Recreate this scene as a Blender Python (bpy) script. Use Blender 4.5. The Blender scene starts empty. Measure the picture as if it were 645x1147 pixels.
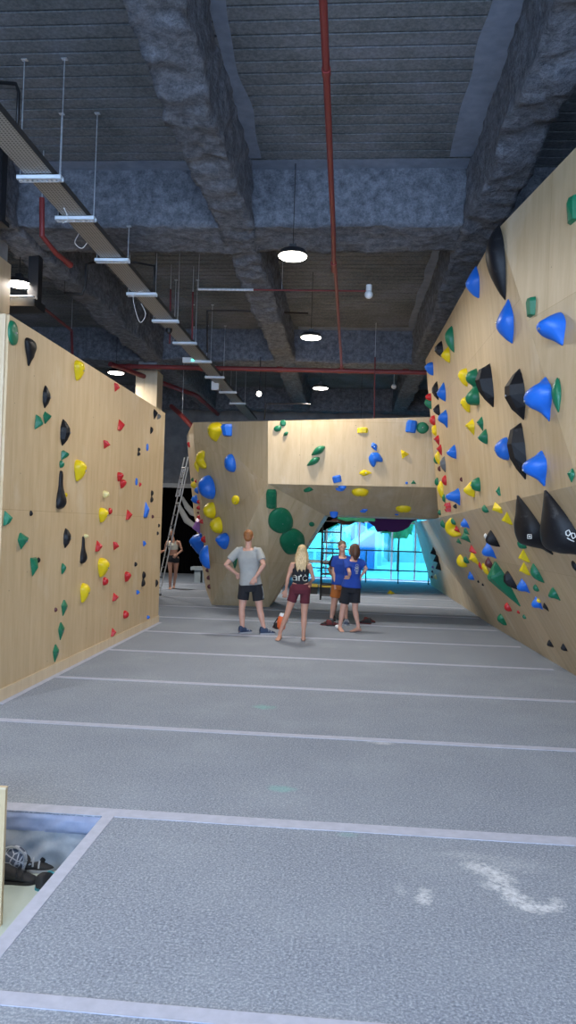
import bpy, bmesh, math, random
from mathutils import Vector, Matrix, noise
from mathutils.bvhtree import BVHTree
random.seed(7)
S = bpy.context.scene
COL = S.collection
V = Vector
PI = math.pi
# ------------------------------------------------------------------ camera
F = 834.0; CX, CY = 322.5, 573.5; VPX, VPY = 388.0, 591.0; ROLL = 0.031; EYE = 1.9
def _cr(px, py): return V(((px-CX)/F, -(py-CY)/F, -1.0))
yc = _cr(VPX, VPY).normalized()
t2 = _cr(VPX+100, VPY+100*ROLL)
zc = (t2.cross(yc)).normalized()
xc = yc.cross(zc).normalized()
R = Matrix((xc, yc, zc))              # camera coords -> world coords
CAM = V((0, 0, EYE))
cd = bpy.data.cameras.new('camera'); cam = bpy.data.objects.new('camera', cd); COL.objects.link(cam)
cam.matrix_world = Matrix.Translation(CAM) @ R.to_4x4()
cd.sensor_fit = 'VERTICAL'; cd.sensor_height = 36; cd.lens = 36*F/1147
cd.clip_start = .05; cd.clip_end = 300
S.camera = cam
def ray(px, py): return (R @ _cr(px, py)).normalized()
def aty(px, py, y): r = ray(px, py); return CAM + r*(y/r.y)
def atz(px, py, z=0.0): r = ray(px, py); return CAM + r*((z-EYE)/r.z)
def atp(px, py, p, n): r = ray(px, py); return CAM + r*((p-CAM).dot(n)/r.dot(n))
RI = R.transposed()
def proj(P):
    c = RI @ (V(P)-CAM); return (CX + F*c.x/-c.z, CY - F*c.y/-c.z)
# ------------------------------------------------------------------ materials
def mat(name, col, rough=.6, metal=0, emit=None, es=0, spec=None):
    m = bpy.data.materials.new(name); m.use_nodes = True
    b = m.node_tree.nodes['Principled BSDF']
    b.inputs['Base Color'].default_value = (*col, 1); b.inputs['Roughness'].default_value = rough
    b.inputs['Metallic'].default_value = metal
    if spec is not None: b.inputs['Specular IOR Level'].default_value = spec
    if emit: b.inputs['Emission Color'].default_value = (*emit, 1); b.inputs['Emission Strength'].default_value = es
    return m
class NT:
    def __init__(s, m): s.m = m; s.t = m.node_tree; s.b = s.t.nodes['Principled BSDF']
    def n(s, typ, **k):
        x = s.t.nodes.new(typ)
        for a, v in k.items():
            if a in x.inputs: x.inputs[a].default_value = v
            else: setattr(x, a, v)
        return x
    def l(s, a, b): s.t.links.new(a, b)
    def coord(s, kind='Object', scale=(1,1,1)):
        c = s.n('ShaderNodeTexCoord'); mp = s.n('ShaderNodeMapping'); mp.inputs['Scale'].default_value = scale
        s.l(c.outputs[kind], mp.inputs['Vector']); return mp.outputs[0]
    def noise(s, vec, scale, detail=4, rough=.55):
        x = s.n('ShaderNodeTexNoise'); x.inputs['Scale'].default_value = scale; x.inputs['Detail'].default_value = detail
        x.inputs['Roughness'].default_value = rough; s.l(vec, x.inputs['Vector']); return x.outputs['Fac']
    def ramp(s, fac, stops):
        x = s.n('ShaderNodeValToRGB'); e = x.color_ramp.elements
        while len(e) < len(stops): e.new(.5)
        for q, (p, c) in zip(e, stops): q.position = p; q.color = (*c, 1) if len(c) == 3 else c
        s.l(fac, x.inputs[0]); return x.outputs[0]
    def mix(s, fac, a, b, mode='MIX'):
        x = s.n('ShaderNodeMix', data_type='RGBA', blend_type=mode)
        for v, i in ((fac, 0), (a, 6), (b, 7)):
            if hasattr(v, 'is_linked'): s.l(v, x.inputs[i])
            elif i == 0: x.inputs[0].default_value = v
            else: x.inputs[i].default_value = (*v, 1)
        return x.outputs[2]
    def math(s, op, a, b=0.0):
        x = s.n('ShaderNodeMath', operation=op)
        for v, i in ((a, 0), (b, 1)):
            if hasattr(v, 'is_linked'): s.l(v, x.inputs[i])
            else: x.inputs[i].default_value = v
        return x.outputs[0]
    def bump(s, h, st=.3, d=.02):
        x = s.n('ShaderNodeBump'); x.inputs['Strength'].default_value = st; x.inputs['Distance'].default_value = d
        s.l(h, x.inputs['Height']); s.l(x.outputs[0], s.b.inputs['Normal'])
    def base(s, c): s.l(c, s.b.inputs['Base Color'])

def m_felt():
    m = mat('grey felt mat', (.3,.33,.4), .95, spec=.15); k = NT(m); c = k.coord()
    a = k.noise(c, 75, 5, .8); col = k.ramp(a, [(.36,(.11,.133,.172)), (.5,(.24,.275,.345)), (.63,(.56,.61,.70))])
    b = k.noise(c, 28, 4, .6); col = k.mix(k.math('MULTIPLY', b, .4), col, k.ramp(b, [(.35,(.155,.182,.235)), (.7,(.40,.45,.54))]))
    w = k.noise(c, 1.3, 4, .6); col = k.mix(k.math('MULTIPLY', w, .45), col, k.ramp(w, [(.3,(.18,.215,.27)), (.7,(.37,.42,.48))]))
    def blot(px, py, rx, ry, amt, cc, sc=6.0, thr=.5):
        nonlocal col
        p = atz(px, py)
        mp = k.n('ShaderNodeMapping'); tc = k.n('ShaderNodeTexCoord'); k.l(tc.outputs['Object'], mp.inputs['Vector'])
        mp.inputs['Location'].default_value = (-p.x/rx, -p.y/ry, 0); mp.inputs['Scale'].default_value = (1/rx, 1/ry, 0)
        g = k.n('ShaderNodeVectorMath', operation='LENGTH'); k.l(mp.outputs[0], g.inputs[0])
        fall = k.math('SUBTRACT', 1.0, g.outputs['Value'])
        nn = k.noise(c, sc, 7, .75)
        f = k.math('ADD', fall, k.math('MULTIPLY', k.math('SUBTRACT', nn, thr), 3.2))
        f2 = k.n('ShaderNodeClamp'); k.l(k.math('MULTIPLY', f, 1.2), f2.inputs[0])
        fl = k.n('ShaderNodeClamp'); k.l(k.math('MULTIPLY', fall, 3), fl.inputs[0])
        col = k.mix(k.math('MULTIPLY', k.math('MULTIPLY', f2.outputs[0], fl.outputs[0]), amt), col, cc)
    W = (.78,.81,.86)
    for bx_, by_, rx_, ry_, am in ((530,969,.10,.07,.55),(546,975,.13,.07,.7),(560,984,.11,.08,.8),(552,992,.09,.06,.6),(570,998,.08,.09,.8),(580,1008,.10,.08,.8),(596,1017,.11,.06,.85),(614,1016,.10,.05,.85),(624,1010,.05,.05,.6),
                               (476,1000,.05,.06,.6),(474,1008,.06,.06,.8),(520,958,.2,.06,.25),(448,996,.04,.07,.25),(575,968,.25,.12,.2)):
        blot(bx_, by_, rx_*1.2, ry_*1.4, am*.8, W, 30, .565)
    T = (.2,.55,.52)
    blot(316,883,.14,.1,.35,T,7,.5); blot(296,792,.16,.14,.4,T,7,.5); blot(390,935,.1,.05,.2,T); blot(428,832,.2,.12,.4,W,7,.55)
    k.base(col); k.bump(a, .35, .006); return m
def m_ply(name='birch plywood', c1=(.56,.415,.235), c2=(.71,.56,.36), nuts=True, gray=0):
    m = mat(name, c1, .5, spec=.35); k = NT(m)
    c = k.coord('UV', (1.6, .22, 1)); a = k.noise(c, 5, 6, .62)
    f = k.coord('UV', (26, .7, 1)); b = k.noise(f, 3, 4, .6)
    col = k.ramp(a, [(.3, c1), (.5, tuple((x+y)/2 for x, y in zip(c1, c2))), (.72, c2)])
    col = k.mix(k.math('MULTIPLY', b, .35), col, tuple(x*.8 for x in c1))
    uv = k.coord('UV')
    br = k.n('ShaderNodeTexBrick'); k.l(uv, br.inputs['Vector'])
    for i, v in (('Scale',1.0),('Mortar Size',.0022),('Mortar Smooth',.3),('Brick Width',1.22),('Row Height',2.0)): br.inputs[i].default_value = v
    br.inputs['Color1'].default_value = (1,1,1,1); br.inputs['Color2'].default_value = (.86,.85,.83,1); br.inputs['Mortar'].default_value = (.62,.55,.45,1)
    col = k.mix(1.0, col, br.outputs['Color'], 'MULTIPLY')
    if nuts:
        vo = k.n('ShaderNodeTexVoronoi'); vo.inputs['Scale'].default_value = 4.6; vo.inputs['Randomness'].default_value = .35; k.l(uv, vo.inputs['Vector'])
        sm = k.n('ShaderNodeMath', operation='LESS_THAN'); sm.inputs[1].default_value = .036; k.l(vo.outputs['Distance'], sm.inputs[0])
        col = k.mix(k.math('MULTIPLY', sm.outputs[0], .75), col, (.14,.10,.07))
    ch = k.noise(k.coord('UV', (1,.6,1)), 1.1, 5, .6)
    col = k.mix(k.math('MULTIPLY', k.math('MAXIMUM', k.math('SUBTRACT', ch, .56), 0.0), 2.4), col, (.78,.72,.6))
    k.base(col); k.bump(b, .04, .004); return m
def m_spray(name, lo, hi, bs=.9):
    m = mat(name, hi, 1.0, spec=.05); k = NT(m); c = k.coord()
    a = k.noise(c, 9, 8, .72); g = k.noise(c, 38, 5, .7)
    col = k.ramp(a, [(.34, lo), (.5, tuple((x+y)/2 for x, y in zip(lo, hi))), (.62, hi)])
    col = k.mix(k.math('MULTIPLY', g, .5), col, k.ramp(g, [(.4, lo), (.6, hi)]))
    k.base(col); k.bump(k.math('ADD', a, k.math('MULTIPLY', g, .4)), bs, .07); return m
def m_deck():
    m = mat('sooty ribbed deck', (.1,.1,.1), .8, spec=.2); k = NT(m); c = k.coord()
    a = k.noise(c, .9, 5, .6); g = k.noise(c, 26, 4, .7)
    col = k.ramp(a, [(.36,(.10,.118,.125)), (.52,(.16,.178,.195)), (.7,(.23,.25,.30))])
    col = k.mix(.35, col, k.ramp(g, [(.38,(.05,.055,.058)), (.66,(.28,.28,.30))])); k.base(col); k.bump(g, .3, .01); return m
def m_noise(name, c1, c2, scale=20, rough=.8, metal=0, bump=.1):
    m = mat(name, c1, rough, metal); k = NT(m); c = k.coord(); a = k.noise(c, scale, 5, .6)
    k.base(k.ramp(a, [(.35, c1), (.68, c2)]))
    if bump: k.bump(a, bump, .01)
    return m
def m_hold(name, c, rough=.42):
    m = mat(name, c, rough, spec=.3 if max(c) < .05 else .45); k = NT(m); co = k.coord(); a = k.noise(co, 9, 5, .7); g = k.noise(co, 160, 2)
    chalk = k.math('MULTIPLY', k.math('MAXIMUM', k.math('SUBTRACT', a, .58), 0.0), .7 if max(c) < .05 else 1.3)
    k.base(k.mix(chalk, c, tuple(min(1, x*.55+.4) for x in c))); k.bump(g, .12, .002); return m
M = dict(
 felt=m_felt(), ply=m_ply(), edge=m_ply('pale plywood edge', (.66,.52,.34), (.78,.66,.48), False),
 seam=m_noise('mat seam tape', (.40,.43,.54), (.47,.50,.62), 14, .7, 0, .05),
 cloth=m_noise('creased grey mat cover', (.20,.23,.27), (.34,.37,.41), 5, .45, 0, .5),
 clothblue=m_noise('blue grey mat lip', (.2,.24,.36), (.32,.37,.52), 4, .5, 0, .4),
 subfloor=m_noise('pale green screed', (.44,.52,.48), (.52,.60,.56), 3, .5, 0, .02),
 spray=m_spray('sprayed fireproofing', (.085,.094,.115), (.27,.29,.335)),
 deck=m_deck(), overspray=m_noise('pale overspray', (.17,.20,.26), (.24,.28,.36), 5, .95),
 dark=m_noise('dark painted block', (.02,.022,.026), (.04,.042,.05), 4, .9),
 concrete=m_noise('grey concrete', (.22,.23,.25), (.32,.33,.35), 3, .85),
 paint=m_noise('pale painted lintel', (.6,.6,.58), (.7,.7,.68), 3, .6),
 red=mat('red pipe paint', (.21,.028,.028), .45), darkred=mat('dark red pipe paint', (.16,.02,.025), .5),
 alu=m_noise('brushed aluminium', (.72,.74,.77), (.85,.87,.9), 40, .4, .25, .02),
 galv=m_noise('galvanised steel', (.55,.6,.66), (.75,.8,.86), 30, .38, .75, .03),
 black=mat('black powder coat', (.012,.012,.014), .45), rubber=mat('black rubber', (.02,.02,.022), .7),
 whitep=mat('white plastic', (.8,.8,.8), .4), chrome=mat('zinc bolt', (.35,.35,.36), .35, .9),
 steel=mat('dark grey rail steel', (.05,.055,.06), .4, .6),
)
def m_tray():
    m = mat('perforated tray steel', (.42,.40,.36), .5, .45); k = NT(m)
    uv = k.coord('UV'); vo = k.n('ShaderNodeTexVoronoi'); vo.inputs['Scale'].default_value = 28; vo.inputs['Randomness'].default_value = 0; k.l(uv, vo.inputs['Vector'])
    s = k.n('ShaderNodeMath', operation='LESS_THAN'); s.inputs[1].default_value = .28; k.l(vo.outputs['Distance'], s.inputs[0])
    k.base(k.mix(k.math('MULTIPLY', s.outputs[0], .85), (.36,.36,.35), (.04,.04,.04))); return m
M['tray'] = m_tray(); M['strut'] = mat('bright zinc strut', (.80,.86,.92), .45, .1)
HC = {'blue': (.012,.15,.66), 'yellow': (.80,.60,.008), 'green': (.006,.16,.075), 'black': (.008,.008,.010), 'red': (.52,.016,.02),
      'purple': (.36,.16,.42), 'white': (.75,.75,.72), 'maroon': (.10,.02,.025), 'grey': (.13,.14,.15), 'cream': (.75,.66,.30)}
for k_, c_ in HC.items(): M['hold_'+k_] = m_hold(k_+' resin', c_, .5 if k_ == 'black' else .4)
# ------------------------------------------------------------------ helpers
def link(name, me, m=None, parent=None):
    o = bpy.data.objects.new(name, me); COL.objects.link(o)
    if m is not None and me is not None and len(me.materials) == 0: me.materials.append(M[m] if isinstance(m, str) else m)
    if parent is not None: o.parent = parent
    return o
def tomesh(bm, name, smooth=False, angle=None):
    me = bpy.data.meshes.new(name); bmesh.ops.recalc_face_normals(bm, faces=bm.faces); bm.to_mesh(me); bm.free()
    if smooth: me.polygons.foreach_set('use_smooth', [True]*len(me.polygons))
    if smooth and angle: me.set_sharp_from_angle(angle=math.radians(angle))
    return me
def obj(name, bm, m, parent=None, smooth=False, angle=None):
    if parent is not None:                       # geometry is given in world metres: move it into the parent's frame
        bm.transform(parent.matrix_world.inverted())
    return link(name, tomesh(bm, name, smooth, angle), m, parent)
def empty(name, loc, label, cat, group=None):
    o = bpy.data.objects.new(name, None); COL.objects.link(o); o.location = loc; o.empty_display_size = .1
    o.matrix_world = Matrix.Translation(V(loc)); tag(o, label, cat, group); return o
def tag(o, label, cat, group=None):
    o['label'] = label; o['category'] = cat
    if group: o['group'] = group
    return o
def struct(o): o['kind'] = 'structure'; return o
def box(bm, x0, x1, y0, y1, z0, z1):
    vs = [bm.verts.new(c) for c in ((x0,y0,z0),(x1,y0,z0),(x1,y1,z0),(x0,y1,z0),(x0,y0,z1),(x1,y0,z1),(x1,y1,z1),(x0,y1,z1))]
    return [bm.faces.new([vs[i] for i in q]) for q in ((0,3,2,1),(4,5,6,7),(0,1,5,4),(1,2,6,5),(2,3,7,6),(3,0,4,7))]
def boxm(*a):
    bm = bmesh.new()
    for q in a: box(bm, *q)
    return bm
def tube(bm, pts, rad, seg=12, side=None, caps=True, roundend=False):
    pts = [V(p) for p in pts]; n = len(pts)
    if not isinstance(rad, (list, tuple)) : rad = [rad]*n
    rad = [(r, r) if not isinstance(r, (list, tuple)) else r for r in rad]
    T = [((pts[min(i+1,n-1)]-pts[max(i-1,0)]).normalized()) for i in range(n)]
    if side is None:
        side = T[0].orthogonal()
    side = V(side); rings = []; C = []
    P2, R2, T2 = list(pts), list(rad), list(T)
    if roundend:
        for end in (0, -1):
            p, r, t = P2[end], R2[end], T2[end]; s = -1 if end == 0 else 1; m_ = max(min(r), .001)
            ex = [(p+t*s*m_*.5, (r[0]*.86, r[1]*.86)), (p+t*s*m_*.85, (r[0]*.5, r[1]*.5)), (p+t*s*m_*.98, (r[0]*.15, r[1]*.15))]
            if end == 0: P2 = [e[0] for e in ex[::-1]]+P2; R2 = [e[1] for e in ex[::-1]]+R2; T2 = [t]*3+T2
            else: P2 += [e[0] for e in ex]; R2 += [e[1] for e in ex]; T2 += [t]*3
    for p, (a, b), t in zip(P2, R2, T2):
        s = (side - t*side.dot(t)); s = s.normalized() if s.length > 1e-5 else t.orthogonal().normalized()
        u = t.cross(s); side = s
        rings.append([bm.verts.new(p + s*(a*math.cos(2*PI*i/seg)) + u*(b*math.sin(2*PI*i/seg))) for i in range(seg)])
    for r0, r1 in zip(rings, rings[1:]):
        for i in range(seg): bm.faces.new((r0[i], r0[(i+1)%seg], r1[(i+1)%seg], r1[i]))
    if caps: bm.faces.new(rings[0][::-1]); bm.faces.new(rings[-1])
def tubem(pts, rad, **k):
    bm = bmesh.new(); tube(bm, pts, rad, **k); return bm
def uvplane(me, scale=1.0):
    """metre-true UVs: u horizontal in the face's plane, v up the face"""
    L = me.uv_layers.new(name='UVMap')
    for p in me.polygons:
        n = p.normal; Z = V((0,0,1))
        u = Z.cross(n); u = u.normalized() if u.length > .05 else V((1,0,0)); v = n.cross(u)
        for li in p.loop_indices:
            co = me.vertices[me.loops[li].vertex_index].co
            L.data[li].uv = (co.dot(u)*scale+3.3, co.dot(v)*scale+.02)
def beam(name, x0, x1, y0, y1, z0, z1, step=.09, amp=.035, seed=0):
    """box surface (no top) subdivided and roughened into sprayed fireproofing"""
    bm = bmesh.new(); cache = {}
    def vtx(x, y, z):
        kk = (round(x,4), round(y,4), round(z,4))
        if kk not in cache:
            p = V((x,y,z)); q = p*5.5+V((seed*9.1,0,0))
            d = V((noise.noise(q), noise.noise(q+V((31,0,0))), noise.noise(q+V((0,47,0)))))*amp
            q = p*1.1+V((0,seed*3.3,0)); d += V((noise.noise(q), noise.noise(q+V((11,0,0))), noise.noise(q+V((0,17,0)))))*amp*1.3
            if z > z1-.01: d.z = 0
            cache[kk] = bm.verts.new(p+d)
        return cache[kk]
    def lin(a, b): n = max(1, round(abs(b-a)/step)); return [a+(b-a)*i/n for i in range(n+1)]
    X, Y, Z = lin(x0,x1), lin(y0,y1), lin(z0,z1)
    for a, b in zip(X, X[1:]):
        for c, d in zip(Y, Y[1:]): bm.faces.new((vtx(a,c,z0), vtx(a,d,z0), vtx(b,d,z0), vtx(b,c,z0)))
        for c, d in zip(Z, Z[1:]):
            for y in (y0, y1): bm.faces.new((vtx(a,y,c), vtx(b,y,c), vtx(b,y,d), vtx(a,y,d)))
    for a, b in zip(Y, Y[1:]):
        for c, d in zip(Z, Z[1:]):
            for x in (x0, x1): bm.faces.new((vtx(x,a,c), vtx(x,b,c), vtx(x,b,d), vtx(x,a,d)))
    o = obj(name, bm, 'spray', None, True); return struct(o)
# ------------------------------------------------------------------ room shell
H = 4.0; ZB = EYE+H; ZD = EYE+4.78
RX0, RX1, RY0, RY1 = -9.0, 6.5, -7.0, 27.5
PX = -1.50; PITY0, PITY1 = 1.4, 4.71; MT = .36
bm = bmesh.new()
box(bm, RX0, RX1, PITY1, RY1, -MT, 0); box(bm, PX, RX1, RY0, PITY1, -MT, 0); box(bm, RX0, PX, RY0, PITY0, -MT, 0)
struct(obj('floor', bm, 'felt'))
struct(obj('floor_slab', boxm((RX0,RX1,RY0,RY1+6,-MT-.15,-MT)), 'subfloor'))
# strips of tape over the mat joints
ti = 0
def strip(bmx):
    global ti
    ti += 1; struct(obj('trim_%d' % ti, bmx, 'seam'))
for y, w in ((2.88,.085),(4.775,.13),(6.78,.10),(8.75,.10),(10.75,.10),(12.72,.10),(14.7,.1),(16.7,.1),(18.7,.1),(20.7,.1),(22.7,.1)):
    bm = bmesh.new(); n = 60; x0 = -1.45 if y < 4 else (-3.5 if 7.6 < y < 14 else -8); x1 = 2.95 if y < 26 else 2.9
    if y == 4.775: x0 = -6
    prev = None
    for i in range(n+1):
        x = x0+(x1-x0)*i/n; dy = .012*noise.noise(V((x*.8, y*3, 0)))
        cur = [bm.verts.new((x, y-w/2+dy, 0)), bm.verts.new((x, y-w/2+dy, .003)), bm.verts.new((x, y+w/2+dy, .003)), bm.verts.new((x, y+w/2+dy, 0))]
        if prev:
            for a in range(3): bm.faces.new((prev[a], cur[a], cur[a+1], prev[a+1]))
        prev = cur
    strip(bm)
strip(boxm((PX-.004, PX+.07, -4, 4.72, 0, .004)))
strip(boxm((-3.5, -3.42, 7.35, 13.88, 0, .004)))
# pit walls dressed in creased cover cloth, blue lip on top
def crease(name, x0, x1, y, z0, z1, m, amp):
    bm = bmesh.new(); nx, nz = 110, 14; g = []
    for i in range(nx+1):
        x = x0+(x1-x0)*i/nx; col = []
        for j in range(nz+1):
            z = z0+(z1-z0)*j/nz
            a = noise.noise(V((x*5+z*6, z*3, 1.3)))*1.0+.6*noise.noise(V((x*11-z*9, z*8, 5)))
            e = min(1, min(j, nz-j)/3)
            col.append(bm.verts.new((x, y-.012-amp*(.55+a)*e, z)))
        g.append(col)
    for i in range(nx):
        for j in range(nz): bm.faces.new((g[i][j], g[i+1][j], g[i+1][j+1], g[i][j+1]))
    return struct(obj(name, bm, m, None, True))
crease('trim_20', -5, PX, PITY1, -MT, -.11, 'cloth', .06)
crease('trim_21', -5, PX, PITY1, -.12, -.004, 'clothblue', .035)
# ceiling deck: real grooves every 20.5 cm
bm = bmesh.new(); y = RY0; prof = []
while y < RY1:
    prof += [(y, ZD), (y+.172, ZD), (y+.177, ZD+.06), (y+.200, ZD+.06)]; y += .205
for (ya, za), (yb, zb) in zip(prof, prof[1:]):
    bm.faces.new([bm.verts.new(p) for p in ((RX0,ya,za),(RX1,ya,za),(RX1,yb,zb),(RX0,yb,zb))])
bmesh.ops.remove_doubles(bm, verts=bm.verts, dist=1e-4)
struct(obj('ceiling', bm, 'deck')); struct(obj('ceiling_slab', boxm((RX0,RX1,RY0,RY1,ZD+.07,ZD+.3)), 'dark'))
# sprayed beams
LB = ((-1.87,-1.40,1), (1.46,1.93,2), (-5.15,-4.65,3))
TB = ((9.85, 10.85, 4), (18.0, 18.95, 5), (25.6,26.2,6), (1.2,2.2,7))
for a, b, s in LB: beam('ceiling_beam', a, b, RY0+.2, 26, ZB, ZD, seed=s, step=.07, amp=.045)
for a, b, s in TB: beam('ceiling_beam', RX0, RX1, a, b, ZB+(.02 if s!=5 else 0), ZD, seed=s, step=.08, amp=.035)
beam('ceiling_beam', 4.6, 5.1, 0, 20, ZB, ZD, seed=8, step=.2)
# pale overspray on the deck beside the beams
def over(x0, x1, y0, y1, jx, jy):
    bm = bmesh.new(); nx = max(1, int((x1-x0)/.1)); ny = max(1, int((y1-y0)/.1)); g = []
    for i in range(nx+1):
        r = []
        for j in range(ny+1):
            X_, Y_ = x0+(x1-x0)*i/nx, y0+(y1-y0)*j/ny
            if jx and i == (nx if jx > 0 else 0): X_ += .06*noise.noise(V((Y_*1.3, x0, 0)))
            if jy and j == (ny if jy > 0 else 0): Y_ += .08*noise.noise(V((X_*1.1, y0, 0)))
            r.append(bm.verts.new((X_, Y_, ZD-.004)))
        g.append(r)
    for i in range(nx):
        for j in range(ny): bm.faces.new((g[i][j], g[i+1][j], g[i+1][j+1], g[i][j+1]))
    struct(obj('ceiling_overspray', bm, 'overspray'))
over(1.16, 1.47, 2.2, 9.55, -1, 0); over(-5, -1.8, 9.6, 9.9, 0, -1); over(-1.42, 1.5, 9.6, 9.9, 0, -1); over(-1.41, -1.25, 2.2, 9.55, 1, 0)
over(-1.3, 1.5, 17.7, 18.05, 0, -1); over(1.3, 1.47, 10.9, 17.65, -1, 0)
# enclosing walls
struct(obj('wall_left', boxm((RX0-.2,RX0,RY0,RY1,-.36,ZD)), 'dark'))
struct(obj('wall_right', boxm((RX1,RX1+.2,RY0,RY1,-.36,ZD)), 'dark'))
GX0, GX1, GZ = -1.9, 3.35, 2.75      # street glazing in the far wall
DX0, DX1, DZ = -7.4, -4.9, 3.2       # dark doorway in the far wall
bm = boxm((RX0,DX0,RY1,RY1+.25,-.36,ZD),(DX0,DX1,RY1,RY1+.25,DZ,ZD),(DX1,GX0,RY1,RY1+.25,-.36,ZD),(GX0,GX1,RY1,RY1+.25,GZ,ZD),(GX1,RX1,RY1,RY1+.25,-.36,ZD))
struct(obj('wall_far', bm, 'concrete'))
struct(obj('wall_rear', boxm((RX0,-6.5,RY0-.2,RY0,-.36,ZD),(5.5,RX1,RY0-.2,RY0,-.36,ZD),(-6.5,5.5,RY0-.2,RY0,-.36,.3),(-6.5,5.5,RY0-.2,RY0,5.6,ZD)), 'concrete'))
bm = bmesh.new()
for x in (-6.5,-4.1,-1.7,.7,3.1,5.42): box(bm, x, x+.08, RY0-.15, RY0-.05, .3, 5.6)
for z in (.3, 2.9, 5.52): box(bm, -6.5, 5.5, RY0-.14, RY0-.06, z, z+.08)
struct(obj('window_2', bm, 'black'))
# door opening: pale lintel and black curtained recess
struct(obj('door_1', boxm((DX0-.15,DX1+.15,RY1-.06,RY1+.02,DZ,DZ+.16)), 'paint'))
bm = bmesh.new(); n = 90; prev = None
for i in range(n+1):
    x = DX0+(DX1-DX0)*i/n; yy = RY1+.12+.06*math.sin(i*.9)+.03*math.sin(i*.37)
    cur = (bm.verts.new((x,yy,-.3)), bm.verts.new((x,yy,DZ+.1)), bm.verts.new((x,yy+.02,-.3)), bm.verts.new((x,yy+.02,DZ+.1)))
    if prev: bm.faces.new((prev[0],cur[0],cur[1],prev[1])); bm.faces.new((prev[2],prev[3],cur[3],cur[2])); bm.faces.new((prev[1],cur[1],cur[3],prev[3]))
    prev = cur
M['velvet'] = mat('black curtain cloth', (.004,.004,.005), 1, spec=.02)
tag(obj('curtain', bm, 'velvet', None, True), 'black curtain closing the doorway in the far wall behind the ladder', 'curtain')
# pale mural swirl painted on a board beside the doorway curtain
pts = [aty(px, py, 27.53) for px, py in ((199,563),(203,572),(209,583),(216,588),(223,590))]
pts2 = [aty(px, py, 27.52) for px, py in ((204,557),(209,567),(215,574),(222,577))]
bm = bmesh.new()
for P_ in (pts, pts2): tube(bm, P_, [(.05,.02),(.10,.02),(.12,.02),(.1,.02),(.05,.02)][:len(P_)], side=(0,0,1), seg=10, roundend=True)
tag(obj('mural_swirl', bm, 'paint', None, True), 'pale grey swirl shape showing against the black doorway curtain', 'decoration')
# far glazing
fr = struct(bpy.data.objects.new('window_1', None)); COL.objects.link(fr)
bm = bmesh.new()
for x in (GX0, -.75, .45, 1.65, 2.5, GX1-.07): box(bm, x, x+.06, RY1+.05, RY1+.15, 0, GZ)
for z in (0, 2.1, GZ-.06): box(bm, GX0, GX1, RY1+.06, RY1+.14, z, z+.06)
struct(obj('window_frame', bm, 'galv', fr))
g = mat('cyan tinted film', (.1,.6,.8), .05); nt = g.node_tree; nt.nodes.clear()
o_ = nt.nodes.new('ShaderNodeOutputMaterial'); tr = nt.nodes.new('ShaderNodeBsdfTransparent'); gl = nt.nodes.new('ShaderNodeBsdfGlossy'); mx = nt.nodes.new('ShaderNodeMixShader')
tr.inputs[0].default_value = (.19,.50,.54,1); gl.inputs['Roughness'].default_value = .05; mx.inputs[0].default_value = .05
nt.links.new(tr.outputs[0], mx.inputs[1]); nt.links.new(gl.outputs[0], mx.inputs[2]); nt.links.new(mx.outputs[0], o_.inputs[0])
struct(obj('window_pane', boxm((GX0,GX1,RY1+.095,RY1+.105,0,GZ)), g, fr))
# columns clad in plywood, bare concrete above
def column(x0, x1, y0, y1, zs):
    bm = boxm((x0,x1,y0,y1,0,zs)); me = tomesh(bm, 'wall_column'); uvplane(me)
    o = struct(link('wall_column', me, 'edge'))
    struct(obj('wall_column_head', boxm((x0+.04,x1-.04,y0+.04,y1-.04,zs,ZB+.03)), 'concrete', o))
column(aty(152,430,18.15).x, aty(176,430,18.15).x,18.15,18.7,aty(165,415,18.15).z); column(-5.75, aty(12,310,10.5).x,9.7,10.5,5.6)

# ------------------------------------------------------------------ climbing walls
WALLS = {}
def face_frame(p):                     # plane from three world points, normal towards the camera
    n = (p[1]-p[0]).cross(p[2]-p[0]).normalized()
    if n.dot(CAM-p[0]) < 0: n = -n
    return p[0], n
def polymesh(name, verts, faces, label, m='ply'):
    bm = bmesh.new(); vs = [bm.verts.new(v) for v in verts]
    for f in faces: bm.faces.new([vs[i] for i in f])
    me = tomesh(bm, name); uvplane(me); o = link(name, me, m); tag(o, label, 'climbing wall'); return o
# left wall
lw = empty('climbing_wall', (-4.0,10.8,0), 'tall upright plywood climbing wall along the left side with black, red, yellow and green holds', 'climbing wall')
bm = boxm((-4.9,-3.5,7.33,13.9,.1,3.972)); bm.transform(lw.matrix_world.inverted()); me = tomesh(bm, 'panel'); uvplane(me); link('panel', me, 'ply', lw)
bm = boxm((-4.92,-3.485,7.32,13.91,0,.13)); bm.transform(lw.matrix_world.inverted()); me = tomesh(bm, 'kick_board'); uvplane(me); link('kick_board', me, 'edge', lw)
bm = boxm((-4.905,-3.53,7.31,7.33,.13,3.975)); bm.transform(lw.matrix_world.inverted()); me = tomesh(bm, 'end_panel'); uvplane(me); link('end_panel', me, 'edge', lw)
WALLS['left'] = (V((-3.5,10,1)), V((1,0,0)))
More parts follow.
